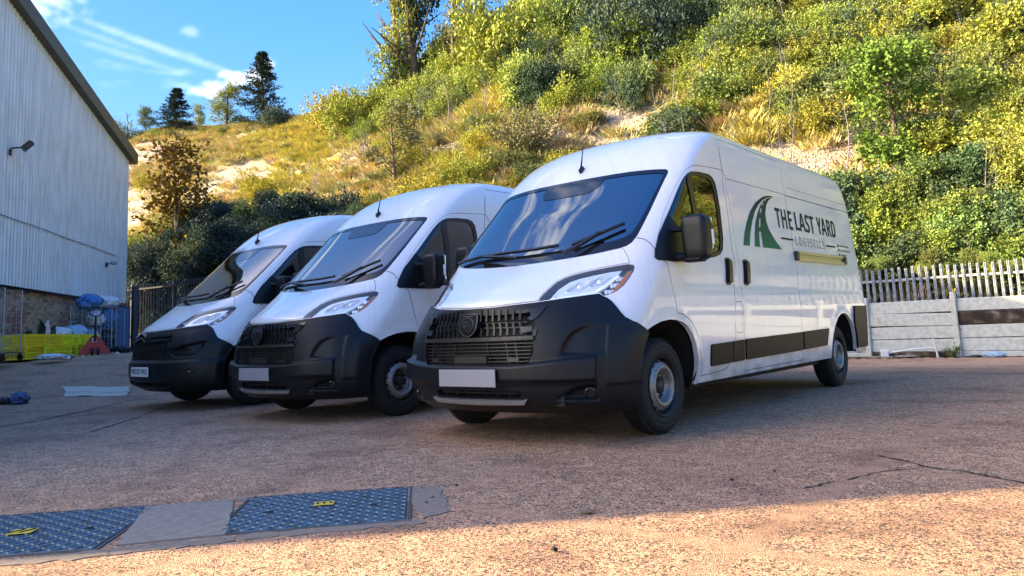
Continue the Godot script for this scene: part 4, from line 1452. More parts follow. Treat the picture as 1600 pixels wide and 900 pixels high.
	M.burnt.albedo_texture = noise_tex(nz(0.007, FastNoiseLite.TYPE_SIMPLEX_SMOOTH, 6, 77), 512, [Color(0.20, 0.15, 0.12), Color(0.34, 0.27, 0.21), Color(0.62, 0.58, 0.53)], [0.25, 0.52, 0.85])
	M.slab = M.concrete.duplicate()
	M.slab.albedo_color = lin(0.24, 0.205, 0.175)
	M.slab.uv1_scale = Vector3(1.7, 1.7, 1.7)
	M.patch = M.concrete.duplicate()
	M.patch.albedo_color = lin(0.22, 0.17, 0.135)
	M.patch.uv1_scale = Vector3(2.4, 2.4, 2.4)
	M.galv = mat(lin(0.36, 0.39, 0.44), 0.5, 0.35)
	M.galv.albedo_texture = noise_tex(nz(0.05, FastNoiseLite.TYPE_SIMPLEX_SMOOTH, 4, 8), 256, [Color(0.82, 0.81, 0.79), Color(1, 1, 1)], [0.25, 0.65])
	M.galv.uv1_triplanar = true
	M.galv_shaded = mat(lin(0.07, 0.078, 0.09), 0.7)  # galvanised steel darkened in its colour to stand in for shade
	M.dark_blue = mat(lin(0.018, 0.028, 0.05), 0.5)
	M.blue_sheet = mat(lin(0.06, 0.13, 0.26), 0.5)
	M.plate_steel = mat(lin(0.065, 0.105, 0.145), 0.42, 0.3)
	M.plate_steel.albedo_texture = noise_tex(nz(0.03, FastNoiseLite.TYPE_SIMPLEX_SMOOTH, 4, 6), 256, [Color(0.72, 0.58, 0.46), Color(0.92, 0.90, 0.88), Color(1, 1, 1)], [0.22, 0.42, 0.62])
	M.plate_steel.uv1_triplanar = true
	M.plate_steel.uv1_scale = Vector3(2, 2, 2)
	M.frame_steel = mat(lin(0.07, 0.06, 0.052), 0.7, 0.3)
	M.yellow_print = mat(lin(0.55, 0.40, 0.03), 0.6)
	M.crate_yellow = mat(lin(0.82, 0.78, 0.02), 0.5)
	M.crate_orange = mat(lin(0.82, 0.60, 0.02), 0.5)
	M.red_paint = mat(lin(0.42, 0.018, 0.03), 0.4)
	M.blue_bag = mat(lin(0.04, 0.16, 0.42), 0.35)
	M.pale_blue_bag = mat(lin(0.30, 0.42, 0.55), 0.4)
	M.white_bag = mat(lin(0.62, 0.64, 0.68), 0.5)
	M.black_bag = mat(lin(0.014, 0.016, 0.022), 0.3)
	M.card = mat(lin(0.52, 0.44, 0.34), 0.85)
	M.dead_leaf = mat(lin(0.17, 0.12, 0.07), 0.8)
	M.foil_bag = mat(lin(0.045, 0.085, 0.20), 0.22)
	M.pale_wood = mat(lin(0.50, 0.40, 0.27), 0.8)
	M.white_plastic = mat(lin(0.60, 0.61, 0.62), 0.5)
	M.ground = ground_material()
	M.crack = mat(lin(0.016, 0.014, 0.014), 0.95)
	M.hill = mat(Color.WHITE, 0.95)
	M.hill.vertex_color_use_as_albedo = true
	M.hill.albedo_texture = noise_tex(nz(0.03, FastNoiseLite.TYPE_SIMPLEX_SMOOTH, 5, 19), 512, [Color(0.62, 0.56, 0.48), Color(0.93, 0.90, 0.86), Color(1, 1, 1)], [0.2, 0.5, 0.75])
	M.hill.uv1_triplanar = true
	M.hill.uv1_world_triplanar = true
	M.hill.uv1_scale = Vector3(0.35, 0.35, 0.35)
	M.hill.heightmap_enabled = true
	M.hill.heightmap_texture = rough
	M.hill.heightmap_scale = 14.0
	M.bark = mat(lin(0.10, 0.075, 0.05), 0.95)
	M.pale_log = mat(lin(0.60, 0.50, 0.38), 0.8)

func grime_texture() -> ImageTexture:
	# white paint with road film along the sills and behind the wheels, and faint run-off streaks; v is the height on the van
	var w := 1024
	var h := 512
	var n1 := nz(0.02, FastNoiseLite.TYPE_SIMPLEX_SMOOTH, 5, 31)
	var n2 := nz(0.12, FastNoiseLite.TYPE_SIMPLEX_SMOOTH, 2, 32)
	var out := PackedByteArray()
	out.resize(w * h * 3)
	for j in h:
		var y := 2.6 * (1.0 - (j + 0.5) / h)
		var low: float = smoothstep(0.85, 0.28, y)
		for i in w:
			var x := float(i)
			var k: float = low * low * clampf(0.55 + 0.9 * n1.get_noise_2d(x, j * 1.6) + 0.5 * n2.get_noise_2d(x * 2.0, j * 2.0), 0.0, 1.0) * 0.5
			k += 0.030 * smoothstep(0.05, 0.5, n1.get_noise_2d(x * 5.0, j * 0.12 + 90.0))
			k += 0.025 * smoothstep(0.1, 0.6, n1.get_noise_2d(x * 0.7 + 300.0, j * 0.7))
			if n2.get_noise_2d(x * 3.1 + 50.0, j * 3.1) > 0.71: k += 0.10
			var o := (j * w + i) * 3
			out[o] = int(255.0 * (1.0 - 0.50 * k))
			out[o + 1] = int(255.0 * (1.0 - 0.57 * k))
			out[o + 2] = int(255.0 * (1.0 - 0.68 * k))
	return ImageTexture.create_from_image(Image.create_from_data(w, h, false, Image.FORMAT_RGB8, out))

func ground_material() -> StandardMaterial3D:
	# worn asphalt with its pinkish stone chippings showing: each chipping has its own tone, with dark binder between
	var size := 1024
	var n := nz(0.20, FastNoiseLite.TYPE_CELLULAR, 1, 4)
	n.cellular_return_type = FastNoiseLite.RETURN_CELL_VALUE
	n.cellular_jitter = 1.0
	var cells := n.get_seamless_image(size, size)
	n.cellular_return_type = FastNoiseLite.RETURN_DISTANCE2_SUB
	var gaps := n.get_seamless_image(size, size)
	var wear := nz(0.012, FastNoiseLite.TYPE_SIMPLEX_SMOOTH, 4, 6).get_seamless_image(size, size)
	var a := cells.get_data()
	var b := gaps.get_data()
	var w := wear.get_data()
	var tones := [Vector3(0.959, 0.580, 0.323), Vector3(0.734, 0.427, 0.251), Vector3(0.245, 0.141, 0.092), Vector3(0.989, 0.668, 0.408), Vector3(0.122, 0.074, 0.054), Vector3(0.877, 0.475, 0.270), Vector3(0.428, 0.241, 0.150), Vector3(0.857, 0.394, 0.223)]
	var ramp := PackedByteArray()
	ramp.resize(256 * 3)
	for k in 256:
		var t: Vector3 = tones[(k * 37 + 11) % 8]
		var c := lin(t.x, t.y, t.z)
		ramp[k * 3] = int(c.r * 255.0)
		ramp[k * 3 + 1] = int(c.g * 255.0)
		ramp[k * 3 + 2] = int(c.b * 255.0)
	var out := PackedByteArray()
	out.resize(size * size * 3)
	for k in size * size:
		var m: int = mini(255, 150 + int(b[k]) * 4)
		m = m * (200 + (w[k] >> 2)) >> 8
		var c := int(a[k]) * 3
		out[k * 3] = ramp[c] * m >> 8
		out[k * 3 + 1] = ramp[c + 1] * m >> 8
		out[k * 3 + 2] = ramp[c + 2] * m >> 8
	var g := mat(Color.WHITE, 0.88)
	g.albedo_texture = ImageTexture.create_from_image(Image.create_from_data(size, size, false, Image.FORMAT_RGB8, out))
	g.vertex_color_use_as_albedo = true
	g.uv1_triplanar = true
	g.uv1_world_triplanar = true
	g.uv1_scale = Vector3(0.62, 0.62, 0.62)
	# stains, dust and worn lanes over many metres
	g.detail_enabled = true
	g.detail_blend_mode = BaseMaterial3D.BLEND_MODE_MUL
	g.detail_uv_layer = BaseMaterial3D.DETAIL_UV_2
	g.detail_albedo = noise_tex(nz(0.011, FastNoiseLite.TYPE_SIMPLEX_SMOOTH, 6, 91), 1024, [Color(0.84, 0.83, 0.83), Color(0.96, 0.96, 0.96), Color(1, 1, 1), Color(0.96, 0.975, 0.97)], [0.2, 0.40, 0.6, 0.8])
	g.uv2_triplanar = true
	g.uv2_world_triplanar = true
	g.uv2_scale = Vector3(0.085, 0.085, 0.085)
	g.heightmap_enabled = true
	g.heightmap_texture = ImageTexture.create_from_image(gaps)
	g.heightmap_scale = 0.45
	return g

# ---------------------------------------------------------------- ground and hill
var hill_noise := nz(0.09, FastNoiseLite.TYPE_SIMPLEX_SMOOTH, 4, 17)
var patchy := nz(0.055, FastNoiseLite.TYPE_SIMPLEX_SMOOTH, 3, 23)
const HO := Vector2(11.54, -0.71)
const HA := Vector2(0.136, 0.9907)
const HU := Vector2(0.9907, -0.136)

func ground_y(x: float, z: float) -> float:
	return 0.58 * smoothstep(-7.5, -17.0, z) - 0.14 * smoothstep(6.0, 11.0, x) * smoothstep(-14.0, -6.0, z)

func hill_h(t: float, s: float) -> float:
	var u: float = max(s - 1.2, 0.0)
	var top := 17.6 + 2.6 * smoothstep(-38.0, -64.0, t) + 4.0 * smoothstep(-30.0, -8.0, t)
	var k := u / 23.0
	var f: float
	if k < 0.75: f = k * 1.06
	elif k < 1.25:
		var q := (k - 0.75) / 0.5
		f = 0.795 + 0.265 * (q - q * q / 2.0) * 1.547
	else: f = 1.0
	return top * min(f, 1.0) + smoothstep(0.0, 4.0, u) * (hill_noise.get_noise_2d(t, s) * 0.9 + hill_noise.get_noise_2d(t * 4.0, s * 4.0) * 0.25)

func on_hill(t: float, s: float) -> Vector3:
	var p := HO + HA * t + HU * s
	return Vector3(p.x, ground_y(p.x, p.y) + hill_h(t, s), p.y)

func bare(t: float, s: float) -> float:
	# how much bare chalk shows at a place on the hillside
	var b := 0.0
	for c in [[-47.0, 11.5, 8.0, 5.0, 0.75], [-56.0, 17.0, 8.0, 6.0, 0.8], [-38.0, 14.0, 5.0, 3.5, 0.85], [-31.5, 8.0, 7.0, 2.2, 0.85], [-40.0, 20.0, 8.0, 1.4, 0.7], [-29.0, 14.0, 5.0, 1.0, 0.6], [-22.0, 10.0, 3.0, 1.2, 0.55], [-2.4, 6.6, 2.6, 1.1, 1.15], [0.2, 5.4, 1.6, 0.8, 0.9], [3.2, 8.3, 1.0, 0.5, 0.9], [-7.8, 9.6, 1.6, 1.3, 0.8], [-9.5, 8.2, 1.6, 0.9, 0.6], [2.6, 4.4, 1.2, 0.6, 0.5], [-26.0, 7.0, 2.5, 0.9, 0.6], [-50.0, 6.0, 8.0, 3.0, 0.6], [-24.0, 8.6, 5.0, 0.9, 0.55], [-17.0, 9.4, 4.0, 0.8, 0.5], [-12.0, 9.0, 3.0, 0.8, 0.55], [-27.0, 12.4, 5.0, 0.9, 0.55], [-8.6, 10.4, 2.2, 1.0, 0.75], [-5.2, 7.6, 2.0, 0.8, 0.7]]:
		var d := Vector2((t - c[0]) / c[2], (s - c[1]) / c[3]).length_squared()
		b = max(b, c[4] * exp(-d))
	return clamp(b + 0.42 * patchy.get_noise_2d(t * 2.2, s * 4.0) + 0.25 * hill_noise.get_noise_2d(t * 7.0, s * 11.0), 0.0, 1.0)

func make_ground() -> void:
	var st := begin()
	var tone := nz(0.16, FastNoiseLite.TYPE_SIMPLEX_SMOOTH, 4, 55)
	var x0 := -46.0
	var z0 := -60.0
	var step := 1.0
	var nx := 62
	var nzz := 100
	for i in nx:
		for j in nzz:
			var P := []
			for q in [[0, 0], [1, 0], [1, 1], [0, 1]]:
				var x: float = x0 + (i + q[0]) * step
				var z: float = z0 + (j + q[1]) * step
				P.append(Vector3(x, ground_y(x, z), z))
			for k in [0, 1, 2, 0, 2, 3]:
				var p: Vector3 = P[k]
				var v := 0.92 + 0.34 * tone.get_noise_2d(p.x, p.z) + 0.22 * tone.get_noise_2d(p.x * 0.25 + 70.0, p.z * 0.25)
				st.set_color(Color(v, v * 0.985, v * 0.97))
				st.set_normal(Vector3.UP)
				st.add_vertex(p)
	structure("yard", st.commit(), M.ground)
	st = begin()
	quad(st, Vector3(-450, -0.6, -450), Vector3(450, -0.6, -450), Vector3(450, -0.6, 450), Vector3(-450, -0.6, 450), Vector3.UP)
	structure("ground", st.commit(), mat(lin(0.22, 0.17, 0.10), 0.95))
	# the hill
	st = begin()
	var nt := 200
	var ns := 60
	var grid := []
	var cols := []
	for i in nt + 1:
		var row := []
		var cr := []
		for j in ns + 1:
			var t := -110.0 + i * 0.8
			var s := 0.4 + pow(j / float(ns), 1.25) * 60.0
			row.append(on_hill(t, s))
			var b: float = smoothstep(0.25, 0.6, bare(t, s))
			var soil := Vector3(0.40, 0.29, 0.15).lerp(Vector3(0.33, 0.275, 0.11), clamp(0.5 + patchy.get_noise_2d(t, s) * 1.2, 0.0, 1.0))
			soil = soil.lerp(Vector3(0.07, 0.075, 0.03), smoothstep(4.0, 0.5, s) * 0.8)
			var c := soil.lerp(Vector3(0.40, 0.35, 0.31), b)
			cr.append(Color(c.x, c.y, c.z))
		grid.append(row)
		cols.append(cr)
	for i in nt:
		for j in ns:
			for k in [[0, 0], [1, 0], [1, 1], [0, 0], [1, 1], [0, 1]]:
				st.set_color(cols[i + k[0]][j + k[1]])
				st.set_smooth_group(0)
				st.add_vertex(grid[i + k[0]][j + k[1]])
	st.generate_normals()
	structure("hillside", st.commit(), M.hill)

# ---------------------------------------------------------------- the shed on the left
const WA := Vector3(1.311, 0.58, -17.28)
const WW := Vector3(0.6103, 0.0, -0.7922)
const WN := Vector3(0.7922, 0.0, 0.6103)
const S_NEAR := -16.30
const S_FAR := 10.75

func wall_at(s: float, q: float, h: float) -> Vector3:
	return WA + WW * s + WN * q + Vector3(0, h, 0)

func roof_h(s: float) -> float:
	var ridge := (S_NEAR + S_FAR) / 2.0
	return 7.36 + 0.137 * ((S_FAR - ridge) - absf(s - ridge))

func make_shed() -> void:
	var shed := Node3D.new()
	shed.name = numbered("warehouse")
	add_child(shed)
	tag(shed, "tall pale blue-grey corrugated warehouse over a brick base, left of the vans", "warehouse")
	# corrugated sheets, one metre each, in two lifts with a lapped joint
	for lift in 2:
		var s := S_NEAR
		while s < S_FAR - 0.05:
			var e: float = min(s + 1.0, S_FAR)
			var st := begin()
			var x := s
			var out := 0.012 * lift
			while x < e - 0.01:
				var xs := [x, x + 0.05, x + 0.085, x + 0.165, x + 0.20]
				var qs := [0.0, 0.0, 0.024, 0.024, 0.0]
				for k in 4:
					var a: float = min(xs[k], e)
					var b: float = min(xs[k + 1], e)
					var lo := 1.76 if lift == 0 else 3.40
					var ha: float = 3.46 if lift == 0 else roof_h(a) - 0.02
					var hb: float = 3.46 if lift == 0 else roof_h(b) - 0.02
					quad(st, wall_at(a, qs[k] + out, lo), wall_at(b, qs[k + 1] + out, lo), wall_at(b, qs[k + 1] + out, hb), wall_at(a, qs[k] + out, ha), WN)
				x += 0.2
			part("cladding_sheet", st.commit(), M.cladding, shed)
			s += 1.0
	# dark drip trim under the cladding, brick base course by course
	var st := begin()
	box(st, wall_at((S_NEAR + S_FAR) / 2.0, 0.0, 1.735), Vector3(S_FAR - S_NEAR, 0.07, 0.12), Basis(WW, Vector3.UP, WN))
	part("drip_trim", st.commit(), M.black_trim, shed)
	st = begin()
	box(st, wall_at((S_NEAR + S_FAR) / 2.0, -0.17, 0.75), Vector3(S_FAR - S_NEAR, 1.9, 0.2), Basis(WW, Vector3.UP, WN))
	part("base_wall", st.commit(), M.mortar, shed)
	st = begin()
	rng.seed = 5
	var basis := Basis(WW, Vector3.UP, WN)
	for row in 25:
		var s := -4.0 + (0.1125 if row % 2 else 0.0)
		while s < S_FAR - 0.1:
			var v := rng.randf()
			var c := Vector3(0.28, 0.19, 0.135).lerp(Vector3(0.44, 0.33, 0.24), v)
			if rng.randf() < 0.2: c *= 0.6
			if absf(s - 0.9) < 0.6 and absf(row - 13) < 5 and rng.randf() < 0.55: c = Vector3(0.30, 0.10, 0.085)
			st.set_color(Color(c.x, c.y, c.z))
			var q := -0.068 + rng.randf() * 0.006
			box(st, wall_at(s, q, -0.13 + row * 0.075), Vector3(0.214, 0.064, 0.05), basis)
			s += 0.225
	var bw := part("brickwork", st.commit(), M.brick, shed, "stuff")
	# verge trim along the sloping roof edge, gutter end, roof and the other walls
	var ridge := (S_NEAR + S_FAR) / 2.0
	for side in [-1.0, 1.0]:
		st = begin()
		var a := wall_at(ridge, 0.10, roof_h(ridge) + 0.06)
		var e := (S_FAR + 0.35) if side > 0 else (S_NEAR - 0.08)
		var b := wall_at(e, 0.10, roof_h(e) + 0.06)
		var y := (b - a).normalized()
		var z := WN
		box(st, (a + b) / 2.0, Vector3((b - a).length(), 0.42, 0.30), Basis(y, z.cross(y), z))
		part("verge_trim", st.commit(), M.roof_trim, shed)
		st = begin()
		var far := -WN * 14.0
		var n := Vector3.UP
		var farb := far if side > 0 else Vector3(-0.722, 0, -0.692) * 14.1  # near roof edge skewed along the sun's travel to shape the yard shadow
		quad(st, a, b, b + farb, a + far, n)
		quad(st, a - n * 0.2, b - n * 0.2, b + farb - n * 0.2, a + far - n * 0.2, -n)
		part("roof", st.commit(), M.roof, shed)
	st = begin()
	box(st, wall_at(S_FAR + 0.3, -0.02, roof_h(S_FAR) - 0.05), Vector3(0.22, 0.24, 0.36), basis, 0.02)
	part("gutter_end", st.commit(), M.roof_trim, shed)
	for e in [S_NEAR, S_FAR]:
		st = begin()
		var back := -WN if e > 0 else Vector3(-0.722, 0, -0.692)  # unseen near wall turned along the sun's travel, shaped for its shadow edge
		box(st, wall_at(e, 0.0, roof_h(e) / 2.0 - 0.2) + back * 7.02, Vector3(0.12, roof_h(e) + 0.3, 14.0), Basis(back.cross(Vector3.UP), Vector3.UP, -back))
		part("side_wall", st.commit(), M.cladding, shed)
	st = begin()
	box(st, wall_at(ridge, -14.0, 3.6), Vector3(S_FAR - S_NEAR, 8.0, 0.2), basis)
	var top := PackedVector3Array()
	quad(st, wall_at(S_NEAR, -14.0, 7.3), wall_at(S_FAR, -14.0, 7.3), wall_at(ridge, -14.0, roof_h(ridge)), wall_at(ridge, -14.0, roof_h(ridge)), -WN)
	part("rear_wall", st.commit(), M.cladding, shed)
	# cable along the cladding
	st = begin()
	var pts := []
	for k in 12: pts.append(wall_at(-3.0 + k * 1.1, 0.055, 3.42 + 0.012 * sin(k * 1.7)))
	tube(st, pts, [0.008], 5)
	part("cable", st.commit(), M.black_trim, shed)
	# floodlight
	var fl := thing("floodlight", "black rectangular floodlight on a bracket high on the corrugated wall", "floodlight", wall_at(-0.05, 0.05, 5.10), 0.0)
	fl.basis = basis
	st = begin()
	box(st, Vector3(0, -0.10, 0.02), Vector3(0.09, 0.16, 0.04), Basis.IDENTITY, 0.006)
	bar(st, Vector3(0, 0.0, 0.02), Vector3(0.02, 0.03, 0.30), 0.05, 0.03, Vector3.UP)
	part("bracket", st.commit(), M.black_trim, fl)
	st = begin()
	box(st, Vector3(0, 0, 0), Vector3(0.36, 0.26, 0.12), Basis.IDENTITY, 0.02)
	for k in 6: box(st, Vector3(-0.13 + 0.052 * k, 0.0, -0.07), Vector3(0.012, 0.22, 0.04))
	var hd := part("lamp_head", st.commit(), M.black_trim, fl)
	hd.position = Vector3(0.04, 0.06, 0.38)
	hd.rotation = Vector3(0.75, 0.5, 0.1)
	st = begin()
	box(st, Vector3(0, 0, 0.062), Vector3(0.30, 0.20, 0.006))
	part("lamp_glass", st.commit(), M.black_gloss, hd)
	# small bulkhead lamp lower down
	var sl := thing("wall_lamp", "small grey bulkhead lamp low on the corrugated wall near its far corner", "wall lamp", wall_at(7.96, 0.05, 2.98))
	sl.basis = basis
	st = begin()
	box(st, Vector3(0, 0, 0.03), Vector3(0.07, 0.16, 0.06), Basis.IDENTITY, 0.012)
	bar(st, Vector3(0, 0.02, 0.05), Vector3(0.02, 0.05, 0.2), 0.03, 0.03)
	part("lamp_mount", st.commit(), M.black_trim, sl)
	var ln := part("lamp_head", rounded_box(Vector3(0.16, 0.13, 0.2), 3.0, 8, 8), M.galv, sl)
	ln.position = Vector3(0.03, 0.06, 0.24)

# ---------------------------------------------------------------- fences and wall
func pale_mesh(h: float, w: float) -> ArrayMesh:
	# a W-section steel pale with a split pointed head
	var st := begin()
	var prof := [Vector2(-w / 2.0, 0.0), Vector2(-w * 0.22, 0.018), Vector2(0.0, 0.004), Vector2(w * 0.22, 0.018), Vector2(w / 2.0, 0.0)]
	for k in 4:
		var a: Vector2 = prof[k]
		var b: Vector2 = prof[k + 1]
		var ta := h - absf(absf(a.x) - w * 0.22) * 1.6
		var tb := h - absf(absf(b.x) - w * 0.22) * 1.6
		quad(st, Vector3(a.x, 0, a.y), Vector3(b.x, 0, b.y), Vector3(b.x, tb, b.y), Vector3(a.x, ta, a.y), Vector3(0, 0, 1))
		quad(st, Vector3(a.x, 0, a.y - 0.003), Vector3(b.x, 0, b.y - 0.003), Vector3(b.x, tb, b.y - 0.003), Vector3(a.x, ta, a.y - 0.003), Vector3(0, 0, -1))
	return st.commit()

func make_fences() -> void:
	rng.seed = 11
	# concrete panel wall on the right, running along z
	var wx := 12.5
	var wall := Node3D.new()
	wall.name = numbered("concrete_wall")
	add_child(wall)
	tag(wall, "low weathered concrete panel wall with slotted posts, right behind the logo van", "wall")
	var bay := 1.66
	var first := -1.0
	for k in range(-2, 9):
		var z := first + bay * k
		var st := begin()
		var lean := (rng.randf() - 0.5) * 0.02
		box(st, Vector3(wx - 0.02, 0.50, z), Vector3(0.12, 1.24 + (0.05 if k == 1 else 0.0), 0.10), Basis(Vector3.RIGHT, lean), 0.012)
		part("post", st.commit(), M.concrete, wall)
		for r in 5:
			st = begin()
			var lo := -0.14 if r == 0 else -0.03 + (r - 1) * 0.262
			var hh := 0.105 if r == 0 else 0.252
			var sag := (rng.randf() - 0.5) * 0.012
			if k == 0 and r == 3: sag = 0.02
			box(st, Vector3(wx + 0.012 * ((r * 5 + k * 3) % 3 - 1), lo + hh / 2.0, z + bay / 2.0), Vector3(0.05, hh, bay - 0.09), Basis(Vector3.RIGHT, sag), 0.012)
			part("panel", st.commit(), M.burnt if (k >= 1 and r == 3) or (k == 0 and r == 0) else M.concrete, wall)
	# pale galvanised palisade standing behind and above it
	var pal := Node3D.new()
	pal.name = numbered("palisade_fence")
	add_child(pal)
	tag(pal, "pale galvanised palisade fence rising above the concrete wall on the right", "fence")
	var pm := pale_mesh(1.52, 0.058)
	var z := -4.2
	while z < 13.0:
		var p := part("pale", pm, M.galv, pal)
		p.position = Vector3(wx + 0.10 + (rng.randf() - 0.5) * 0.02, 0.20 + (rng.randf() - 0.5) * 0.05, z)
		p.rotation = Vector3((rng.randf() - 0.5) * 0.03, -PI / 2.0, 0)
		z += 0.13
	for y in [1.46, 0.75]:
		var st := begin()
		for k in 14: bar(st, Vector3(wx + 0.13, y + 0.006 * sin(k * 2.1), -4.3 + k * 1.3), Vector3(wx + 0.13, y + 0.006 * sin((k + 1) * 2.1), -4.3 + (k + 1) * 1.3), 0.045, 0.045)
		part("rail", st.commit(), M.galv, pal)
	# palisade at the back left, its shade put into the dark steel colour
	var back := Node3D.new()
	back.name = numbered("palisade_fence")
	add_child(back)
	tag(back, "palisade fence coloured dark for shade between warehouse corner and the far left van", "fence")
	pm = pale_mesh(2.55, 0.075)
	var t := -29.4
	while t < -17.0:
		var q := HO + HA * t + HU * 0.7
		var p := part("pale", pm, M.galv_shaded, back)
		p.position = Vector3(q.x, ground_y(q.x, q.y) + 0.03, q.y)
		p.rotation = Vector3(0, -PI / 2.0 + 0.13, (rng.randf() - 0.5) * 0.02)
		t += 0.175
	for y in [2.35, 0.6]:
		var st := begin()
		var a := HO + HA * -29.5 + HU * 0.64
		var b := HO + HA * -17.0 + HU * 0.64
		bar(st, Vector3(a.x, 0.6 + y, a.y), Vector3(b.x, 0.6 + y, b.y), 0.06, 0.06)
		part("rail", st.commit(), M.under, back)  # rail colour darkened too, for the same shade
	for tt in [-26.6, -23.9, -21.2, -18.5]:
		var st := begin()
		var q: Vector2 = HO + HA * tt + HU * 0.8
		box(st, Vector3(q.x, 1.85, q.y), Vector3(0.11, 2.6, 0.11))
		part("post", st.commit(), M.galv_shaded, back)
	# blue sheet gate leaf and its post
	var gate := thing("sheet_gate", "blue corrugated sheet gate leaf beside the warehouse corner", "gate", wall_at(7.25, 0.8, -0.02))
	gate.basis = Basis(WW, Vector3.UP, WN)
	var st := begin()
	var x := -0.8
	while x < 0.78:
		quad(st, Vector3(x, 0.05, 0), Vector3(x + 0.05, 0.05, 0.03), Vector3(x + 0.05, 1.55, 0.03), Vector3(x, 1.55, 0), Vector3.BACK)
		quad(st, Vector3(x + 0.05, 0.05, 0.03), Vector3(x + 0.1, 0.05, 0), Vector3(x + 0.1, 1.55, 0), Vector3(x + 0.05, 1.55, 0.03), Vector3.BACK)
		x += 0.1
	part("sheet", st.commit(), M.blue_sheet, gate)
	st = begin()
	for y in [0.08, 1.52]: bar(st, Vector3(-0.82, y, 0.0), Vector3(0.82, y, 0.0), 0.05, 0.05)
	for xx in [-0.82, 0.82]: bar(st, Vector3(xx, 0.0, 0.0), Vector3(xx, 1.56, 0.0), 0.05, 0.05)
	part("frame", st.commit(), M.dark_blue, gate)
	st = begin()
	box(st, Vector3(0, 1.15, 0), Vector3(0.18, 2.3, 0.18), Basis.IDENTITY, 0.01)
	single("gate_post", st.commit(), M.dark_blue, "thick dark blue steel gate post right of the blue sheet gate", "post", "", wall_at(8.75, 0.8, -0.03))
# ---------------------------------------------------------------- plants
func leaf_mat(r: float, g: float, b: float, through := 0.55) -> StandardMaterial3D:
	var m := mat(lin(r, g, b), 0.6)
	m.vertex_color_use_as_albedo = true
	m.metallic_specular = 0.22
	m.backlight_enabled = true
	m.backlight = Color(through, through, through * 0.5)
	return m

func make_leaf_materials() -> void:
	M.leaf_bright = leaf_mat(0.244, 0.273, 0.054)
	M.leaf_yellow = leaf_mat(0.345, 0.312, 0.054)
	M.leaf_mid = leaf_mat(0.134, 0.165, 0.065)
	M.leaf_dark = leaf_mat(0.051, 0.078, 0.065, 0.4)
	M.leaf_olive = leaf_mat(0.173, 0.172, 0.095)
	M.leaf_copper = leaf_mat(0.165, 0.105, 0.026, 0.4)
	M.leaf_fresh = leaf_mat(0.135, 0.215, 0.045)
	M.leaf_conifer = leaf_mat(0.048, 0.076, 0.073, 0.2)
	M.leaf_pale = leaf_mat(0.192, 0.216, 0.209)
	M.grass_gold = leaf_mat(0.461, 0.299, 0.113)
	M.stems = mat(Color.WHITE, 0.9)
	M.stems.vertex_color_use_as_albedo = true
	M.scrub = leaf_mat(1.0, 1.0, 1.0)

class Cloud:
	var v := PackedVector3Array()
	var n := PackedVector3Array()
	var c := PackedColorArray()
	var i := PackedInt32Array()
	func leaf(at: Vector3, along: Vector3, face: Vector3, length: float, width: float, tint: Color) -> void:
		var y := along.normalized()
		var x := y.cross(face)
		if x.length() < 0.01: x = y.cross(Vector3(0.3, 0.8, 0.5))
		x = x.normalized()
		var z := x.cross(y)
		var k := v.size()
		v.append(at)
		v.append(at + y * length * 0.45 + x * width * 0.5 + z * width * 0.12)
		v.append(at + y * length)
		v.append(at + y * length * 0.45 - x * width * 0.5 + z * width * 0.12)
		for e in 4: c.append(tint)
		n.append(z)
		n.append((z - x * 0.25).normalized())
		n.append(z)
		n.append((z + x * 0.25).normalized())
		i.append_array(PackedInt32Array([k, k + 2, k + 1, k, k + 3, k + 2]))
	func mesh() -> ArrayMesh:
		var a := []
		a.resize(Mesh.ARRAY_MAX)
		a[Mesh.ARRAY_VERTEX] = v
		a[Mesh.ARRAY_NORMAL] = n
		a[Mesh.ARRAY_COLOR] = c
		a[Mesh.ARRAY_INDEX] = i
		var m := ArrayMesh.new()
		m.add_surface_from_arrays(Mesh.PRIMITIVE_TRIANGLES, a)
		return m

func any_dir() -> Vector3:
	var z := rng.randf_range(-1.0, 1.0)
	var a := rng.randf() * TAU
	var r := sqrt(1.0 - z * z)
	return Vector3(r * cos(a), z, r * sin(a))

func leaf_tint(base := 1.0) -> Color:
	var b := base * rng.randf_range(0.62, 1.35)
	return Color(b * rng.randf_range(0.85, 1.18), b, b * rng.randf_range(0.7, 1.2))

func crown(sd: int, blobs: Array, count: int, size: float, slim := 0.6, droop := 0.0) -> ArrayMesh:
	# leaves spread through a set of uneven clumps: [centre, radii]
	rng.seed = sd
	var cl := Cloud.new()
	var total := 0.0
	for b in blobs: total += pow(b[1].x * b[1].y * b[1].z, 0.667)
	for b in blobs:
		var share: float = pow(b[1].x * b[1].y * b[1].z, 0.667) / total
		var tone := rng.randf_range(0.78, 1.2)
		# each clump is made of sprays
		var sprays := int(max(6.0, share * count / 9.0))
		for k in sprays:
			var d := any_dir()
			var r := pow(rng.randf(), 0.38) * rng.randf_range(0.8, 1.12)
			var p: Vector3 = b[0] + d * r * b[1]
			var out := (d + Vector3(0, 0.35 - droop, 0) + any_dir() * 0.55).normalized()
			for m in 9:
				var along := (out + any_dir() * 0.8 + Vector3(0, -droop, 0)).normalized()
				cl.leaf(p + out * size * 0.8 * (m - 4) * 0.5 + any_dir() * size * 0.7, along, (d * 0.7 + Vector3(0, 0.7, 0) + any_dir() * 0.7).normalized(), size * rng.randf_range(0.7, 1.3), size * slim * rng.randf_range(0.8, 1.2), leaf_tint(tone))
	return cl.mesh()

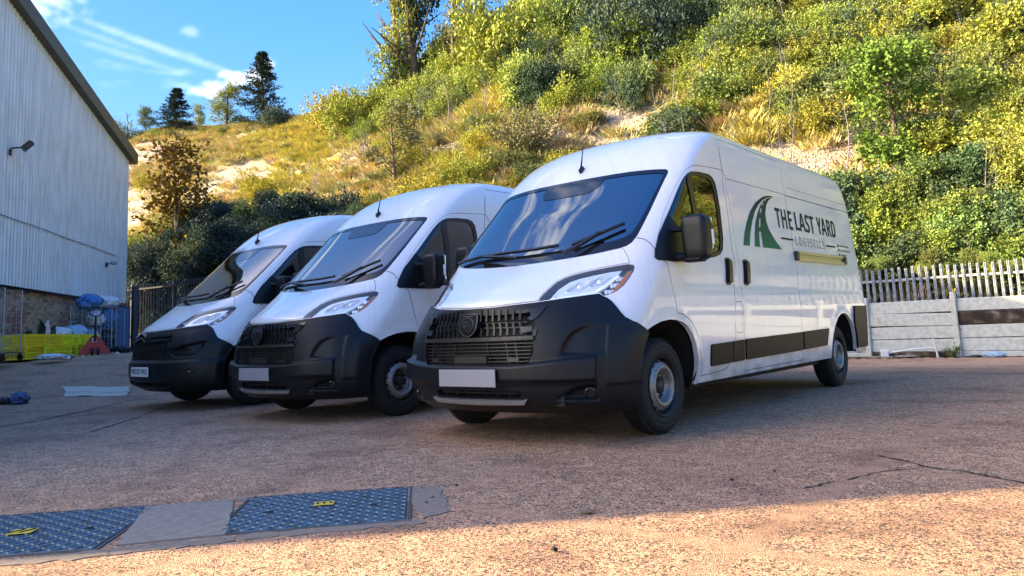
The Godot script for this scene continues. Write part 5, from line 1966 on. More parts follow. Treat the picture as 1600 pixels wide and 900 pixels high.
func stems_mesh(sd: int, stems: int, per: int, spread: float, size: float, curve := 0.3) -> ArrayMesh:
	# a shrub of many upright twigs set with small leaves, about one metre high
	rng.seed = sd
	var cl := Cloud.new()
	for k in stems:
		var a := rng.randf() * TAU
		var lean := pow(rng.randf(), 0.7) * spread
		var tone := rng.randf_range(0.75, 1.25)
		var h := rng.randf_range(0.6, 1.1) * (1.0 - 0.25 * lean)
		var foot := Vector3(cos(a + 1.0), 0, sin(a + 1.0)) * rng.randf() * 0.35 * spread
		for m in per:
			var f := pow((m + rng.randf()) / per, 0.75)
			var p := foot + Vector3(cos(a) * lean * (f + curve * f * f), h * (f - curve * 0.35 * f * f * lean), sin(a) * lean * (f + curve * f * f))
			var al := (Vector3(cos(a) * lean, 0.9, sin(a) * lean) * 0.6 + any_dir()).normalized()
			cl.leaf(p + any_dir() * size * 0.6, al, (Vector3(0, 1, 0) + any_dir() * 1.1).normalized(), size * rng.randf_range(0.7, 1.4), size * 0.5, leaf_tint(tone))
	return cl.mesh()

func tuft_mesh(sd: int, blades: int, h: float, w: float) -> ArrayMesh:
	rng.seed = sd
	var cl := Cloud.new()
	for k in blades:
		var a := rng.randf() * TAU
		var lean := rng.randf_range(0.15, 0.9)
		var d := Vector3(cos(a) * lean, 1.0, sin(a) * lean).normalized()
		cl.leaf(Vector3(cos(a), 0, sin(a)) * rng.randf() * 0.22, d, Vector3(cos(a + 1.5), 0.3, sin(a + 1.5)), h * rng.randf_range(0.5, 1.2), w, leaf_tint(1.0))
	return cl.mesh()

func dome(sd: int, n: int, flat := 0.8) -> Array:
	# clumps heaped into an uneven dome of about unit radius standing on the ground
	rng.seed = sd
	var out := []
	for k in n:
		var a := rng.randf() * TAU
		var r := sqrt(rng.randf()) * 0.72
		var y := rng.randf_range(0.2, 1.25) * (1.0 - 0.45 * r * r) * flat
		var q := rng.randf_range(0.28, 0.5)
		out.append([Vector3(cos(a) * r, y, sin(a) * r), Vector3(q, q * rng.randf_range(0.7, 1.0), q)])
	return out

func conifer_mesh(sd: int) -> ArrayMesh:
	# one unit high: layered, slightly drooping branches of short needles
	rng.seed = sd
	var cl := Cloud.new()
	for k in 190:
		var y := 0.04 + 0.96 * pow(rng.randf(), 0.95)
		var reach := (0.29 * pow(1.0 - y, 0.95) + 0.010) * rng.randf_range(0.6, 1.2)
		var a := rng.randf() * TAU
		var dir := Vector3(cos(a), rng.randf_range(-0.05, 0.28), sin(a))
		var tone := rng.randf_range(0.7, 1.3)
		for m in 46:
			var f := pow(rng.randf(), 0.7)
			var p := Vector3(0, y, 0) + dir * reach * f + Vector3(0, -0.05 * f * f * reach, 0)
			p += Vector3(rng.randf_range(-1, 1), rng.randf_range(-0.8, 0.4), rng.randf_range(-1, 1)) * 0.026 * (1.15 - 0.6 * f)
			cl.leaf(p, (dir + any_dir() * 0.9).normalized(), (Vector3.UP + any_dir() * 0.6).normalized(), 0.026 * rng.randf_range(0.7, 1.3), 0.011, leaf_tint(tone))
	return cl.mesh()

func limbs_mesh(sd: int, height: float, thick: float, n: int, spread: float, from := 0.25, bend := 0.1) -> ArrayMesh:
	rng.seed = sd
	var st := begin()
	var pts := []
	var rad := []
	for k in 7:
		var f := k / 6.0
		pts.append(Vector3(bend * sin(f * 3.0) * height * 0.3, height * f, bend * cos(f * 2.3) * height * 0.2 - bend * height * 0.2))
		rad.append(thick * (1.0 - 0.85 * f))
	tube(st, pts, rad, 7)
	for k in n:
		var f := rng.randf_range(from, 0.95)
		var i := int(f * 6.0)
		var a: Vector3 = pts[i].lerp(pts[min(i + 1, 6)], f * 6.0 - i)
		var an := rng.randf() * TAU
		var l := spread * rng.randf_range(0.5, 1.0) * (1.1 - 0.6 * f)
		var d := Vector3(cos(an), rng.randf_range(0.4, 1.1), sin(an)).normalized()
		tube(st, [a, a + d * l * 0.5 + Vector3(0, -0.03, 0) * l, a + d * l + Vector3(0, 0.08, 0) * l], [thick * 0.4 * (1.0 - 0.7 * f), thick * 0.25 * (1.0 - 0.7 * f), thick * 0.06], 5)
	return st.commit()

func plant(called: String, label: String, category: String, t: float, s: float, crown_mesh: Mesh, m: Material, scl: Vector3, turn: float, limb: Mesh = null, limb_scale := 1.0, group := "") -> Node3D:
	var o := thing(called, label, category, on_hill(t, s) - Vector3(0, 0.08, 0), turn, group)
	var c := part("crown", crown_mesh, m, o)
	c.scale = scl
	if limb:
		var l := part("trunk", limb, M.bark, o)
		l.scale = Vector3.ONE * limb_scale
	return o

func scatter(called: String, meshes: Array, m: Material, spots: Array) -> void:
	# a mass nobody could count: spots are [position, size, turn, tint]
	var per := []
	for k in meshes: per.append([])
	for k in spots.size(): per[k % meshes.size()].append(spots[k])
	for k in meshes.size():
		if per[k].is_empty(): continue
		var mm := MultiMesh.new()
		mm.transform_format = MultiMesh.TRANSFORM_3D
		mm.use_colors = true
		mm.mesh = meshes[k]
		mm.instance_count = per[k].size()
		for j in per[k].size():
			var e = per[k][j]
			var b := Basis(Vector3.UP, e[2]).scaled(e[1])
			mm.set_instance_transform(j, Transform3D(b, e[0]))
			mm.set_instance_color(j, e[3])
		var o := MultiMeshInstance3D.new()
		o.multimesh = mm
		o.material_override = m
		o.name = numbered(called)
		add_child(o)
		o.set_meta("kind", "stuff")

func tint_of(r: float, g: float, b: float, spread := 0.25) -> Color:
	var k := rng.randf_range(1.0 - spread, 1.0 + spread)
	return Color(r * k * rng.randf_range(0.9, 1.12), g * k, b * k * rng.randf_range(0.8, 1.2))

func make_plants() -> void:
	make_leaf_materials()
	var bush := []
	for k in 5: bush.append(crown(100 + k, dome(200 + k, 15 + k * 2), 9000, 0.062))
	var twig := []
	for k in 4: twig.append(stems_mesh(300 + k, 90, 55, 0.75, 0.06))
	var broad := []
	for k in 3: broad.append(crown(400 + k, dome(500 + k, 16), 6500, 0.088, 0.75))
	var tuft := []
	for k in 4: tuft.append(tuft_mesh(600 + k, 60, 0.30, 0.022))
	var conifer := [conifer_mesh(71), conifer_mesh(72)]
	made.bush = bush
	made.broad = broad
	rng.seed = 900
	# --- grass over the slope, thinner where the chalk lies bare
	var spots := []
	for k in 34000:
		var t := rng.randf_range(-72.0, 7.0)
		var s := pow(rng.randf(), 0.9) * 26.0 + 1.3
		if rng.randf() < smoothstep(0.22, 0.62, bare(t, s)) * 0.95: continue
		if t > -6.0 and s > 9.0: continue
		var z := rng.randf_range(0.6, 1.5)
		var c := tint_of(0.463, 0.358, 0.203) if rng.randf() < 0.62 else tint_of(0.328, 0.314, 0.150)
		if patchy.get_noise_2d(t * 1.3 + 40.0, s * 1.3) > 0.12: c = tint_of(0.438, 0.382, 0.124)
		spots.append([on_hill(t, s), Vector3(z * 1.7, z, z * 1.7), rng.randf() * TAU, c])
	scatter("dry_grass", tuft, M.scrub, spots)
	# --- low golden and green scrub dotted over the open slope
	spots = []
	for k in 2600:
		var t := rng.randf_range(-66.0, -7.0)
		var s := rng.randf_range(2.0, 24.0)
		if patchy.get_noise_2d(t * 1.6, s * 1.9) < -0.05 - 0.1 * smoothstep(-30.0, -14.0, t) or bare(t, s) > 0.3: continue
		var z := rng.randf_range(0.2, 0.62) * (1.0 + 0.5 * smoothstep(-30.0, -14.0, t))
		var q := rng.randf()
		var c := tint_of(0.369, 0.357, 0.072) if q < 0.55 else (tint_of(0.202, 0.220, 0.084) if q < 0.85 else tint_of(0.119, 0.156, 0.084))
		spots.append([on_hill(t, s) - Vector3(0, 0.05, 0), Vector3(z * 1.3, z * 0.9, z * 1.3), rng.randf() * TAU, c])
	scatter("low_scrub", [twig[0], bush[0], twig[1], bush[1]], M.scrub, spots)
	spots = []
	for k in 90:
		var t := rng.randf_range(-66.0, -32.0)
		var z := rng.randf_range(0.3, 0.75)
		spots.append([on_hill(t, rng.randf_range(20.5, 25.0)) - Vector3(0, 0.05, 0), Vector3(z * 1.2, z, z * 1.2), rng.randf() * TAU, tint_of(0.142, 0.188, 0.084) if rng.randf() < 0.6 else tint_of(0.261, 0.286, 0.074)])
	scatter("crest_scrub", [twig[0], bush[2], twig[3]], M.scrub, spots)
	# --- the dense scrub climbing the right-hand slope
	spots = []
	for k in 2300:
		var t := rng.randf_range(-7.5, 9.0) if k < 1500 else rng.randf_range(9.0, 44.0)
		var s := rng.randf_range(2.4, 27.0)
		if bare(t, s) > 0.28 and rng.randf() < 0.95: continue
		if s < 10.5 + 0.35 * t and t < -3.0: continue
		var z := rng.randf_range(0.55, 1.15) * (0.85 + 0.02 * s)
		var q := rng.randf() + patchy.get_noise_2d(t * 2.0, s * 2.0) * 0.6
		var c := tint_of(0.261, 0.305, 0.072) if q < 0.42 else (tint_of(0.202, 0.253, 0.080) if q < 0.72 else (tint_of(0.346, 0.344, 0.071) if q < 0.9 else tint_of(0.101, 0.143, 0.084)))
		spots.append([on_hill(t, s) - Vector3(0, 0.1, 0), Vector3(z * 1.1, z * rng.randf_range(0.75, 1.15), z * 1.1), rng.randf() * TAU, c])
	scatter("hillside_scrub", [twig[0], bush[1], broad[2], twig[2], bush[2], twig[3], broad[0], bush[4], twig[1]], M.scrub, spots)
	# --- the wood on the upper slope
	spots = []
	for k in 620:
		var t := rng.randf_range(-30.0, -4.0)
		var low: float = lerp(15.0, 11.4, clamp((t + 30.0) / 15.0, 0.0, 1.0)) - (1.2 if t > -15.0 else 0.0)
		var s := low + pow(rng.randf(), 0.8) * 17.0
		var z: float = rng.randf_range(0.9, 1.7) * (0.85 + 0.05 * max(0.0, s - low))
		z = min(z, 2.3)
		if t < -26.0: z *= 0.7
		var q := rng.randf() + patchy.get_noise_2d(t * 1.5 + 9.0, s * 1.5) * 0.8
		var c := tint_of(0.250, 0.305, 0.071) if q < 0.40 else (tint_of(0.161, 0.208, 0.080) if q < 0.72 else tint_of(0.065, 0.104, 0.080))
		spots.append([on_hill(t, s) - Vector3(0, 0.15, 0), Vector3(z, z * rng.randf_range(1.0, 1.65), z), rng.randf() * TAU, c])
	scatter("woodland", [bush[0], bush[1], twig[2], bush[2], bush[3], bush[4]], M.scrub, spots)
	# --- hedge and climbers behind the right-hand fence
	spots = []
	for k in 280:
		var t := rng.randf_range(-7.0, 8.5) if k < 150 else rng.randf_range(8.5, 30.0)
		var s := rng.randf_range(2.1, 4.4)
		var z := rng.randf_range(0.55, 0.95)
		var q := rng.randf()
		var c := tint_of(0.196, 0.266, 0.076) if q < 0.6 else (tint_of(0.286, 0.324, 0.072) if q < 0.85 else tint_of(0.083, 0.130, 0.080))
		spots.append([on_hill(t, s) + Vector3(0, rng.randf_range(0.2, 1.0), 0), Vector3(z, z, z), rng.randf() * TAU, c])
	for k in 34:
		var zz := rng.randf_range(-4.0, 5.0)
		var z := rng.randf_range(0.12, 0.26)
		spots.append([Vector3(12.92 + rng.randf_range(-0.12, 0.35), 1.3 + rng.randf_range(0.0, 0.5), zz), Vector3(z, z, z), rng.randf() * TAU, tint_of(0.202, 0.247, 0.076)])
	scatter("hedge", [broad[0], broad[1], broad[2]], M.scrub, spots)
	# --- hedge at the back left, its shade put into dark leaf tints
	spots = []
	for k in 300:
		var t := rng.randf_range(-31.5, -11.0)
		var s := rng.randf_range(1.4, 5.0)
		var z := rng.randf_range(0.6, 1.15)
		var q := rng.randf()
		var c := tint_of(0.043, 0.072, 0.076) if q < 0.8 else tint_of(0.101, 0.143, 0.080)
		if t < -28.6: c = tint_of(0.238, 0.272, 0.084)  # sunlit end of the hedge, sunlight put into brighter leaf tints
		var most := 2.7 + 0.9 * patchy.get_noise_2d(t * 5.0, 3.0)
		if t > -22.0: most = lerp(2.4, 0.2, smoothstep(-22.0, -16.0, t))
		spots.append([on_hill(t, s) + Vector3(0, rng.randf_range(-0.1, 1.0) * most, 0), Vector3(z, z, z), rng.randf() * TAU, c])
	scatter("shade_tinted_hedge", [broad[0], bush[3], broad[1], bush[4]], M.scrub, spots)
	# --- bare and dead stems standing among the leaves
	var sticks := [limbs_mesh(821, 1.0, 0.012, 14, 0.5, 0.1, 0.25), limbs_mesh(822, 1.0, 0.010, 18, 0.4, 0.05, 0.4)]
	spots = []
	for k in 420:
		var t := rng.randf_range(-30.0, 8.0)
		var s := rng.randf_range(2.0, 22.0)
		if t < -8.0 and s < 10.0 and rng.randf() < 0.7: continue
		var z := rng.randf_range(1.1, 2.4)
		spots.append([on_hill(t, s), Vector3(z, z, z), rng.randf() * TAU, tint_of(0.156, 0.136, 0.160)])
	scatter("bare_stems", sticks, M.stems, spots)
	# --- trees and shrubs that stand out singly
	var lm := [limbs_mesh(801, 1.0, 0.035, 16, 0.42), limbs_mesh(802, 1.0, 0.03, 22, 0.34, 0.15), limbs_mesh(803, 1.0, 0.022, 12, 0.25, 0.3)]
	plant("conifer", "tall pointed dark conifer on the skyline crest, left of centre", "tree", -44.8, 22.5, conifer[0], M.leaf_conifer, Vector3(9.5, 6.3, 9.5), 0.4, lm[1], 5.8)
	plant("conifer", "smaller dark conifer on the crest nearer the warehouse roof", "tree", -56.2, 22.8, conifer[1], M.leaf_conifer, Vector3(8.4, 4.2, 8.4), 1.9, lm[1], 3.8)
	var airy := []
	for k in 3:
		rng.seed = 40 + k
		var bl := []
		for j in 13:
			var a := rng.randf() * TAU
			var y := rng.randf_range(0.3, 1.0)
			bl.append([Vector3(cos(a) * 0.2 * (1.2 - y * 0.7), y, sin(a) * 0.2 * (1.2 - y * 0.7)), Vector3(0.11, 0.10, 0.11) * rng.randf_range(0.7, 1.2)])
		airy.append(crown(60 + k, bl, 2600, 0.028, 0.6))
	var tall := []
	for k in 2:
		rng.seed = 140 + k
		var col := []
		for j in 30:
			var a := rng.randf() * TAU
			var y := rng.randf_range(0.04, 1.0)
			var r := 0.20 * sqrt(rng.randf()) * (1.1 - 0.6 * y)
			col.append([Vector3(cos(a) * r, y, sin(a) * r), Vector3(0.085, 0.075, 0.085) * rng.randf_range(0.7, 1.3)])
		tall.append(crown(160 + k, col, 7500, 0.021, 0.6))
	plant("pale_tree", "pale grey-green small tree on the crest just right of the warehouse roof edge", "tree", -62.2, 22.0, bush[0], M.leaf_pale, Vector3(1.7, 2.4, 1.7), 0.3, lm[0], 3.4)
	plant("pale_tree", "short grey-green shrub on the crest between pale tree and small conifer", "shrub", -60.0, 22.4, tall[1], M.leaf_mid, Vector3(4.4, 2.9, 4.4), 2.2, lm[2], 2.7)
	plant("sapling", "thin spindly sapling on the crest between the two conifers", "tree", -52.8, 22.6, tall[1], M.leaf_bright, Vector3(2.6, 2.9, 2.6), 1.1, lm[2], 2.9)
	plant("sapling", "light green leafy shrub touching the left side of the tall conifer", "shrub", -49.0, 22.4, tall[0], M.leaf_bright, Vector3(6.6, 4.0, 6.6), 4.0, lm[0], 3.6)
	plant("crest_shrub", "dark green shrub on the crest right beside the tall conifer", "shrub", -41.6, 21.0, bush[2], M.leaf_dark, Vector3(1.4, 1.5, 1.4), 0.7)
	plant("crest_shrub", "rounded yellow-green bush at the left end of the wood", "shrub", -31.6, 17.4, bush[3], M.leaf_yellow, Vector3(2.1, 2.6, 2.1), 2.1)
	plant("crest_shrub", "bright green bush in front of the tall airy tree", "shrub", -28.4, 15.6, bush[1], M.leaf_bright, Vector3(2.1, 2.6, 2.1), 5.1)
	plant("tall_tree", "tall airy tree with a dark ivy-clad top cut off by the picture edge", "tree", -26.2, 17.0, tall[0], M.leaf_bright, Vector3(8.0, 11.0, 8.0), 1.0, lm[0], 10.4)
	plant("tall_tree", "dark ivy-covered trunk standing against the sky beside the airy tree", "tree", -25.2, 17.4, tall[1], M.leaf_dark, Vector3(7.5, 11.5, 7.5), 2.0, lm[1], 11.0)
	plant("bare_tree", "pale twiggy half-bare tree against the sky left of the wood's top", "tree", -22.4, 17.5, airy[0], M.leaf_olive, Vector3(5.2, 6.6, 5.2), 2.6, lm[1], 6.6)
	plant("wood_tree", "large bright yellow-green tree at the top of the wood, right of the open sky", "tree", -17.5, 14.8, bush[0], M.leaf_bright, Vector3(3.2, 4.4, 3.2), 0.2)
	plant("wood_tree", "deep green tree with dark hollows above the windscreen aerial", "tree", -9.2, 12.6, bush[2], M.leaf_dark, Vector3(2.4, 3.6, 2.4), 3.3)
	plant("wood_tree", "dark olive thicket bush low on the edge of the wood", "shrub", -12.9, 11.4, bush[4], M.leaf_dark, Vector3(1.6, 1.5, 1.6), 1.3)
	# copper-leaved tree rising out of the dark hedge
	rng.seed = 77
	var bl := []
	for j in 24:
		var y := pow(rng.randf(), 0.8)
		var a := rng.randf() * TAU
		var r := 0.21 * sqrt(max(0.05, 1.0 - y * 0.85)) * rng.randf_range(0.2, 1.0)
		bl.append([Vector3(cos(a) * r, 0.28 + 0.72 * y, sin(a) * r), Vector3(0.085, 0.055, 0.085) * rng.randf_range(0.7, 1.25)])
	var cop := crown(78, bl, 2500, 0.026, 0.8)
	plant("copper_tree", "copper-leaved tree rising from the dark hedge, its top in sunshine", "tree", -26.9, 3.0, cop, M.leaf_copper, Vector3(7.6, 7.2, 7.6), 0.9, lm[0], 6.6)
	# the fresh green sycamore above the logo van
	rng.seed = 88
	bl = []
	for j in 12: bl.append([Vector3(rng.randf_range(-0.26, 0.26), rng.randf_range(0.62, 1.0), rng.randf_range(-0.26, 0.26)), Vector3(0.14, 0.12, 0.14) * rng.randf_range(0.7, 1.2)])
	for j in 8: bl.append([Vector3(rng.randf_range(-0.22, 0.14), rng.randf_range(0.2, 0.5), rng.randf_range(-0.24, 0.10)), Vector3(0.12, 0.10, 0.12) * rng.randf_range(0.7, 1.2)])
	var syc := crown(89, bl, 6000, 0.03, 0.9, 0.1)
	plant("sycamore", "fresh green broad-leaved young tree alone in the scrub above the logo van", "tree", 0.45, 5.6, syc, M.leaf_fresh, Vector3(3.5, 3.5, 3.5), 0.5, lm[0], 3.2)
	plant("sapling", "thin olive-leaved sapling on the open slope above the middle van", "tree", -18.8, 7.6, airy[1], M.leaf_olive, Vector3(5.2, 3.8, 5.2), 0.6, lm[1], 3.7)
	plant("round_bush", "rounded feathery olive bush on the open slope above the logo van's bonnet", "shrub", -12.4, 8.0, twig[1], M.leaf_olive, Vector3(1.9, 2.1, 1.9), 0.2)
	plant("round_bush", "dark green bush just above the middle van's roof", "shrub", -20.4, 6.4, broad[0], M.leaf_dark, Vector3(1.1, 1.5, 1.1), 0.9)
	plant("round_bush", "dark bush above the gap between far left van and middle van", "shrub", -23.2, 5.6, broad[1], M.leaf_dark, Vector3(1.3, 1.2, 1.3), 2.9)
	plant("gold_bush", "large golden mound bush alone on the open chalk slope", "shrub", -31.2, 11.4, bush[0], M.leaf_yellow, Vector3(1.8, 1.3, 1.8), 0.3)
	plant("gold_bush", "small golden bush on bare chalk right of the warehouse edge", "shrub", -45.2, 13.4, bush[1], M.leaf_yellow, Vector3(1.1, 1.4, 1.1), 1.4)
	plant("gold_bush", "yellow-gold bush at the path edge right above the logo van's roof", "shrub", -6.4, 8.8, bush[3], M.leaf_yellow, Vector3(1.1, 1.0, 1.1), 2.4)
	plant("gold_bush", "yellow-green shrub behind the middle van's aerial", "shrub", -16.2, 6.4, twig[2], M.leaf_yellow, Vector3(1.6, 1.7, 1.6), 0.4)
	plant("gold_bush", "light green leafy shrub left of the logo van's roof front", "shrub", -14.2, 6.8, twig[0], M.leaf_bright, Vector3(1.5, 1.6, 1.5), 4.4)
	# fallen log on the path
	var st := begin()
	tube(st, [Vector3(-0.85, 0.22, 0), Vector3(0.0, 0.12, 0.05), Vector3(0.9, 0.0, 0)], [0.075, 0.07, 0.04], 8)
	var lg := single("fallen_log", st.commit(), M.pale_log, "pale fallen log lying across the path below the wood", "log", "", on_hill(-7.0, 11.2) + Vector3(0, 0.35, 0))
	lg.rotation.y = -1.45
	# a weed at the foot of the concrete wall
	var wd := single("weed", stems_mesh(31, 14, 22, 0.6, 0.16), M.leaf_mid, "small green weed growing at the foot of the concrete wall post", "weed", "", Vector3(12.33, -0.14, 0.56))
	wd.scale = Vector3(0.22, 0.3, 0.22)
# ---------------------------------------------------------------- things in the yard
func lump(sd: int, size: Vector3, rough: float, n := 16) -> ArrayMesh:
	# a crumpled bag: an uneven rounded body with creases
	var nn := nz(1.9, FastNoiseLite.TYPE_CELLULAR, 2, sd)
	nn.cellular_return_type = FastNoiseLite.RETURN_DISTANCE2
	var st := begin()
	var f := func(p: Vector2) -> Vector3:
		var c := Vector3(cos(p.y) * cos(p.x), sin(p.y), cos(p.y) * sin(p.x))
		var k := 1.0 + rough * nn.get_noise_3d(c.x * 1.6, c.y * 1.6, c.z * 1.6)
		var o := c * k
		o.y = max(o.y, -0.72)
		return Vector3(o.x * size.x / 2.0, (o.y + 0.72) / 1.72 * size.y, o.z * size.z / 2.0)
	for i in n * 2:
		for j in n:
			var P := []
			var N := []
			for q in [[0, 0], [1, 0], [1, 1], [0, 1]]:
				var uv := Vector2(TAU * (i + q[0]) / (n * 2.0), PI * ((j + q[1]) / float(n) - 0.5) * 0.998)
				P.append(f.call(uv))
				N.append(-normal_of(f, uv, 0.03))
			smooth4(st, P[0], P[1], P[2], P[3], N[0], N[1], N[2], N[3])
	return st.commit()

func crate_mesh(w: float, h: float, d: float) -> ArrayMesh:
	var st := begin()
	for sx in [-1.0, 1.0]:
		for sz in [-1.0, 1.0]: box(st, Vector3(sx * (w / 2.0 - 0.02), h / 2.0, sz * (d / 2.0 - 0.02)), Vector3(0.04, h, 0.04))
	for e in [[h - 0.02, 0.045], [0.02, 0.04], [h * 0.5, 0.022], [h * 0.26, 0.014], [h * 0.75, 0.014]]:
		for s in [-1.0, 1.0]:
			box(st, Vector3(0, e[0], s * (d / 2.0 - 0.008)), Vector3(w - 0.09, e[1], 0.018))
			box(st, Vector3(s * (w / 2.0 - 0.008), e[0], 0), Vector3(0.018, e[1], d - 0.09))
	var n := int(w / 0.075)
	for k in range(1, n):
		for s in [-1.0, 1.0]: box(st, Vector3(-w / 2.0 + w * k / n, h / 2.0, s * (d / 2.0 - 0.010)), Vector3(0.014, h - 0.04, 0.012))
	n = int(d / 0.075)
	for k in range(1, n):
		for s in [-1.0, 1.0]: box(st, Vector3(s * (w / 2.0 - 0.010), h / 2.0, -d / 2.0 + d * k / n), Vector3(0.012, h - 0.04, 0.014))
	box(st, Vector3(0, 0.02, 0), Vector3(w - 0.05, 0.012, d - 0.05))
	return st.commit()

func roll_cage(called: String, label: String, at: Vector3, w: float, d: float, h: float) -> void:
	var o := thing(called, label, "roll cage", at)
	o.basis = Basis(WW, Vector3.UP, WN)
	for sx in [-1.0, 1.0]:
		for sz in [-1.0, 1.0]:
			var st := begin()
			tube(st, [Vector3(sx * w / 2.0, 0.16, sz * d / 2.0), Vector3(sx * w / 2.0, h, sz * d / 2.0)], [0.016], 8)
			part("upright", st.commit(), M.galv, o)
			st = begin()
			lathe(st, [Vector2(0.055, -0.018), Vector2(0.06, 0.0), Vector2(0.055, 0.018), Vector2(0.0, 0.018)], 14, Transform3D(Basis(Vector3.UP, PI / 2.0), Vector3(sx * w / 2.0, 0.06, sz * d / 2.0)), -1.0)
			box(st, Vector3(sx * w / 2.0, 0.13, sz * d / 2.0), Vector3(0.05, 0.06, 0.06))
			part("castor", st.commit(), M.black_trim, o)
	var st := begin()
	box(st, Vector3(0, 0.16, 0), Vector3(w, 0.03, d))
	part("base", st.commit(), M.galv_shaded, o)
	for side in 3:
		st = begin()
		var a := Vector3(-w / 2.0, 0, -d / 2.0)
		var b := Vector3(w / 2.0, 0, -d / 2.0)
		if side == 1:
			a = Vector3(-w / 2.0, 0, d / 2.0)
			b = Vector3(-w / 2.0, 0, -d / 2.0)
		elif side == 2:
			a = Vector3(w / 2.0, 0, d / 2.0)
			b = Vector3(w / 2.0, 0, -d / 2.0)
		for k in 9:
			var p := a.lerp(b, k / 8.0)
			bar(st, p + Vector3(0, 0.18, 0), p + Vector3(0, h, 0), 0.007, 0.007)
		for k in 6:
			var y: float = lerp(0.3, h, k / 5.0)
			bar(st, a + Vector3(0, y, 0), b + Vector3(0, y, 0), 0.008, 0.008)
		part("wire_side", st.commit(), M.galv, o)

func cover(called: String, label: String, at: Vector3, turn: float, w: float, d: float) -> Node3D:
	# a steel chequer-plate lid: plate, raised lozenges, lifting holes, a yellow mark
	var o := thing(called, label, "manhole cover", at, turn)
	var st := begin()
	box(st, Vector3(0, 0.004, 0), Vector3(w, 0.02, d), Basis.IDENTITY, 0.004)
	part("plate", st.commit(), M.plate_steel, o)
	for k in 4:
		st = begin()
		var along := w + 0.05 if k < 2 else d + 0.008
		box(st, Vector3(0, 0.002, (d / 2.0 + 0.014) * (1 if k == 0 else -1)) if k < 2 else Vector3((w / 2.0 + 0.014) * (1 if k == 2 else -1), 0.002, 0), Vector3(along, 0.022, 0.018) if k < 2 else Vector3(0.018, 0.021, along), Basis.IDENTITY, 0.003)
		part("frame_bar", st.commit(), M.frame_steel, o)
	st = begin()
	var nx := int(w / 0.038)
	var ny := int(d / 0.038)
	for i in nx:
		for j in ny:
			var p := Vector3(-w / 2.0 + (i + 0.5) * w / nx, 0.014, -d / 2.0 + (j + 0.5) * d / ny)
			var a := (PI / 4.0) if (i + j) % 2 else (-PI / 4.0)
			var u := Vector3(cos(a), 0, sin(a)) * 0.0165
			var v := Vector3(-sin(a), 0, cos(a)) * 0.0048
			var up := Vector3(0, 0.0042, 0)
			tri(st, p + u, p + v, p + up + u * 0.5, Vector3(0, 1, 0) + u * 20.0 + v * 60.0)
			tri(st, p + v, p + up - u * 0.5, p + up + u * 0.5, Vector3(0, 1, 0) + v * 60.0)
			tri(st, p + v, p - u, p + up - u * 0.5, Vector3(0, 1, 0) + v * 60.0)
			tri(st, p + u, p + up + u * 0.5, p - v, Vector3(0, 1, 0) - v * 60.0)
			tri(st, p - v, p + up + u * 0.5, p + up - u * 0.5, Vector3(0, 1, 0) - v * 60.0)
			tri(st, p - v, p + up - u * 0.5, p - u, Vector3(0, 1, 0) - v * 60.0)
	part("tread_pattern", st.commit(), M.plate_steel, o, "stuff")
	for sx in [-1.0, 1.0]:
		st = begin()
		lathe(st, [Vector2(0.018, 0.0), Vector2(0.014, 0.003), Vector2(0.010, 0.002), Vector2(0.0, 0.001)], 12, Transform3D(Basis(Vector3.RIGHT, -PI / 2.0), Vector3(sx * w * 0.30, 0.0155, 0.02)), -1.0)
		part("lifting_hole", st.commit(), M.dark, o)
	return o

func sheet(st: SurfaceTool, pts: Array, y: float, thick: float) -> void:
	# a thin flat piece with the outline pts (x, z), its top at y
	var poly := PackedVector2Array()
	for p in pts: poly.append(Vector2(p[0], p[1]))
	var ix := Geometry2D.triangulate_polygon(poly)
	for k in range(0, ix.size(), 3):
		tri(st, Vector3(poly[ix[k]].x, y, poly[ix[k]].y), Vector3(poly[ix[k + 1]].x, y, poly[ix[k + 1]].y), Vector3(poly[ix[k + 2]].x, y, poly[ix[k + 2]].y), Vector3.UP)
	var mid := Vector2.ZERO
	for p in poly: mid += p / poly.size()
	for k in poly.size():
		var a := poly[k]
		var b := poly[(k + 1) % poly.size()]
		var m := (a + b) / 2.0 - mid
		quad(st, Vector3(a.x, y, a.y), Vector3(b.x, y, b.y), Vector3(b.x, y - thick, b.y), Vector3(a.x, y - thick, a.y), Vector3(m.x, 0, m.y))

func ragged(pts: Array, jag: float, step := 0.05) -> Array:
	# an outline with its edges broken up
	var out := []
	for k in pts.size():
		var a := Vector2(pts[k][0], pts[k][1])
		var b := Vector2(pts[(k + 1) % pts.size()][0], pts[(k + 1) % pts.size()][1])
		var n := int(max(1, a.distance_to(b) / step))
		for m in n:
			var q := a.lerp(b, float(m) / n) + Vector2(rng.randf_range(-jag, jag), rng.randf_range(-jag, jag))
			out.append([q.x, q.y])
	return out

func crack(pts: Array, width: float) -> void:
	var st := begin()
	var line := []
	for k in pts.size() - 1:
		var a := Vector2(pts[k][0], pts[k][1])
		var b := Vector2(pts[k + 1][0], pts[k + 1][1])
		var n := int(max(1, a.distance_to(b) / 0.035))
		for m in n: line.append(a.lerp(b, float(m) / n) + Vector2(rng.randf_range(-0.012, 0.012), rng.randf_range(-0.012, 0.012)))
	for k in line.size() - 1:
		var a: Vector2 = line[k]
		var b: Vector2 = line[k + 1]
		var n := (b - a).orthogonal().normalized() * width * rng.randf_range(0.25, 1.0)
		quad(st, Vector3(a.x + n.x, 0.004 + ground_y(a.x, a.y), a.y + n.y), Vector3(b.x + n.x, 0.004 + ground_y(b.x, b.y), b.y + n.y), Vector3(b.x - n.x, 0.004 + ground_y(b.x, b.y), b.y - n.y), Vector3(a.x - n.x, 0.004 + ground_y(a.x, a.y), a.y - n.y), Vector3.UP)
	structure("ground_crack", st.commit(), M.crack)

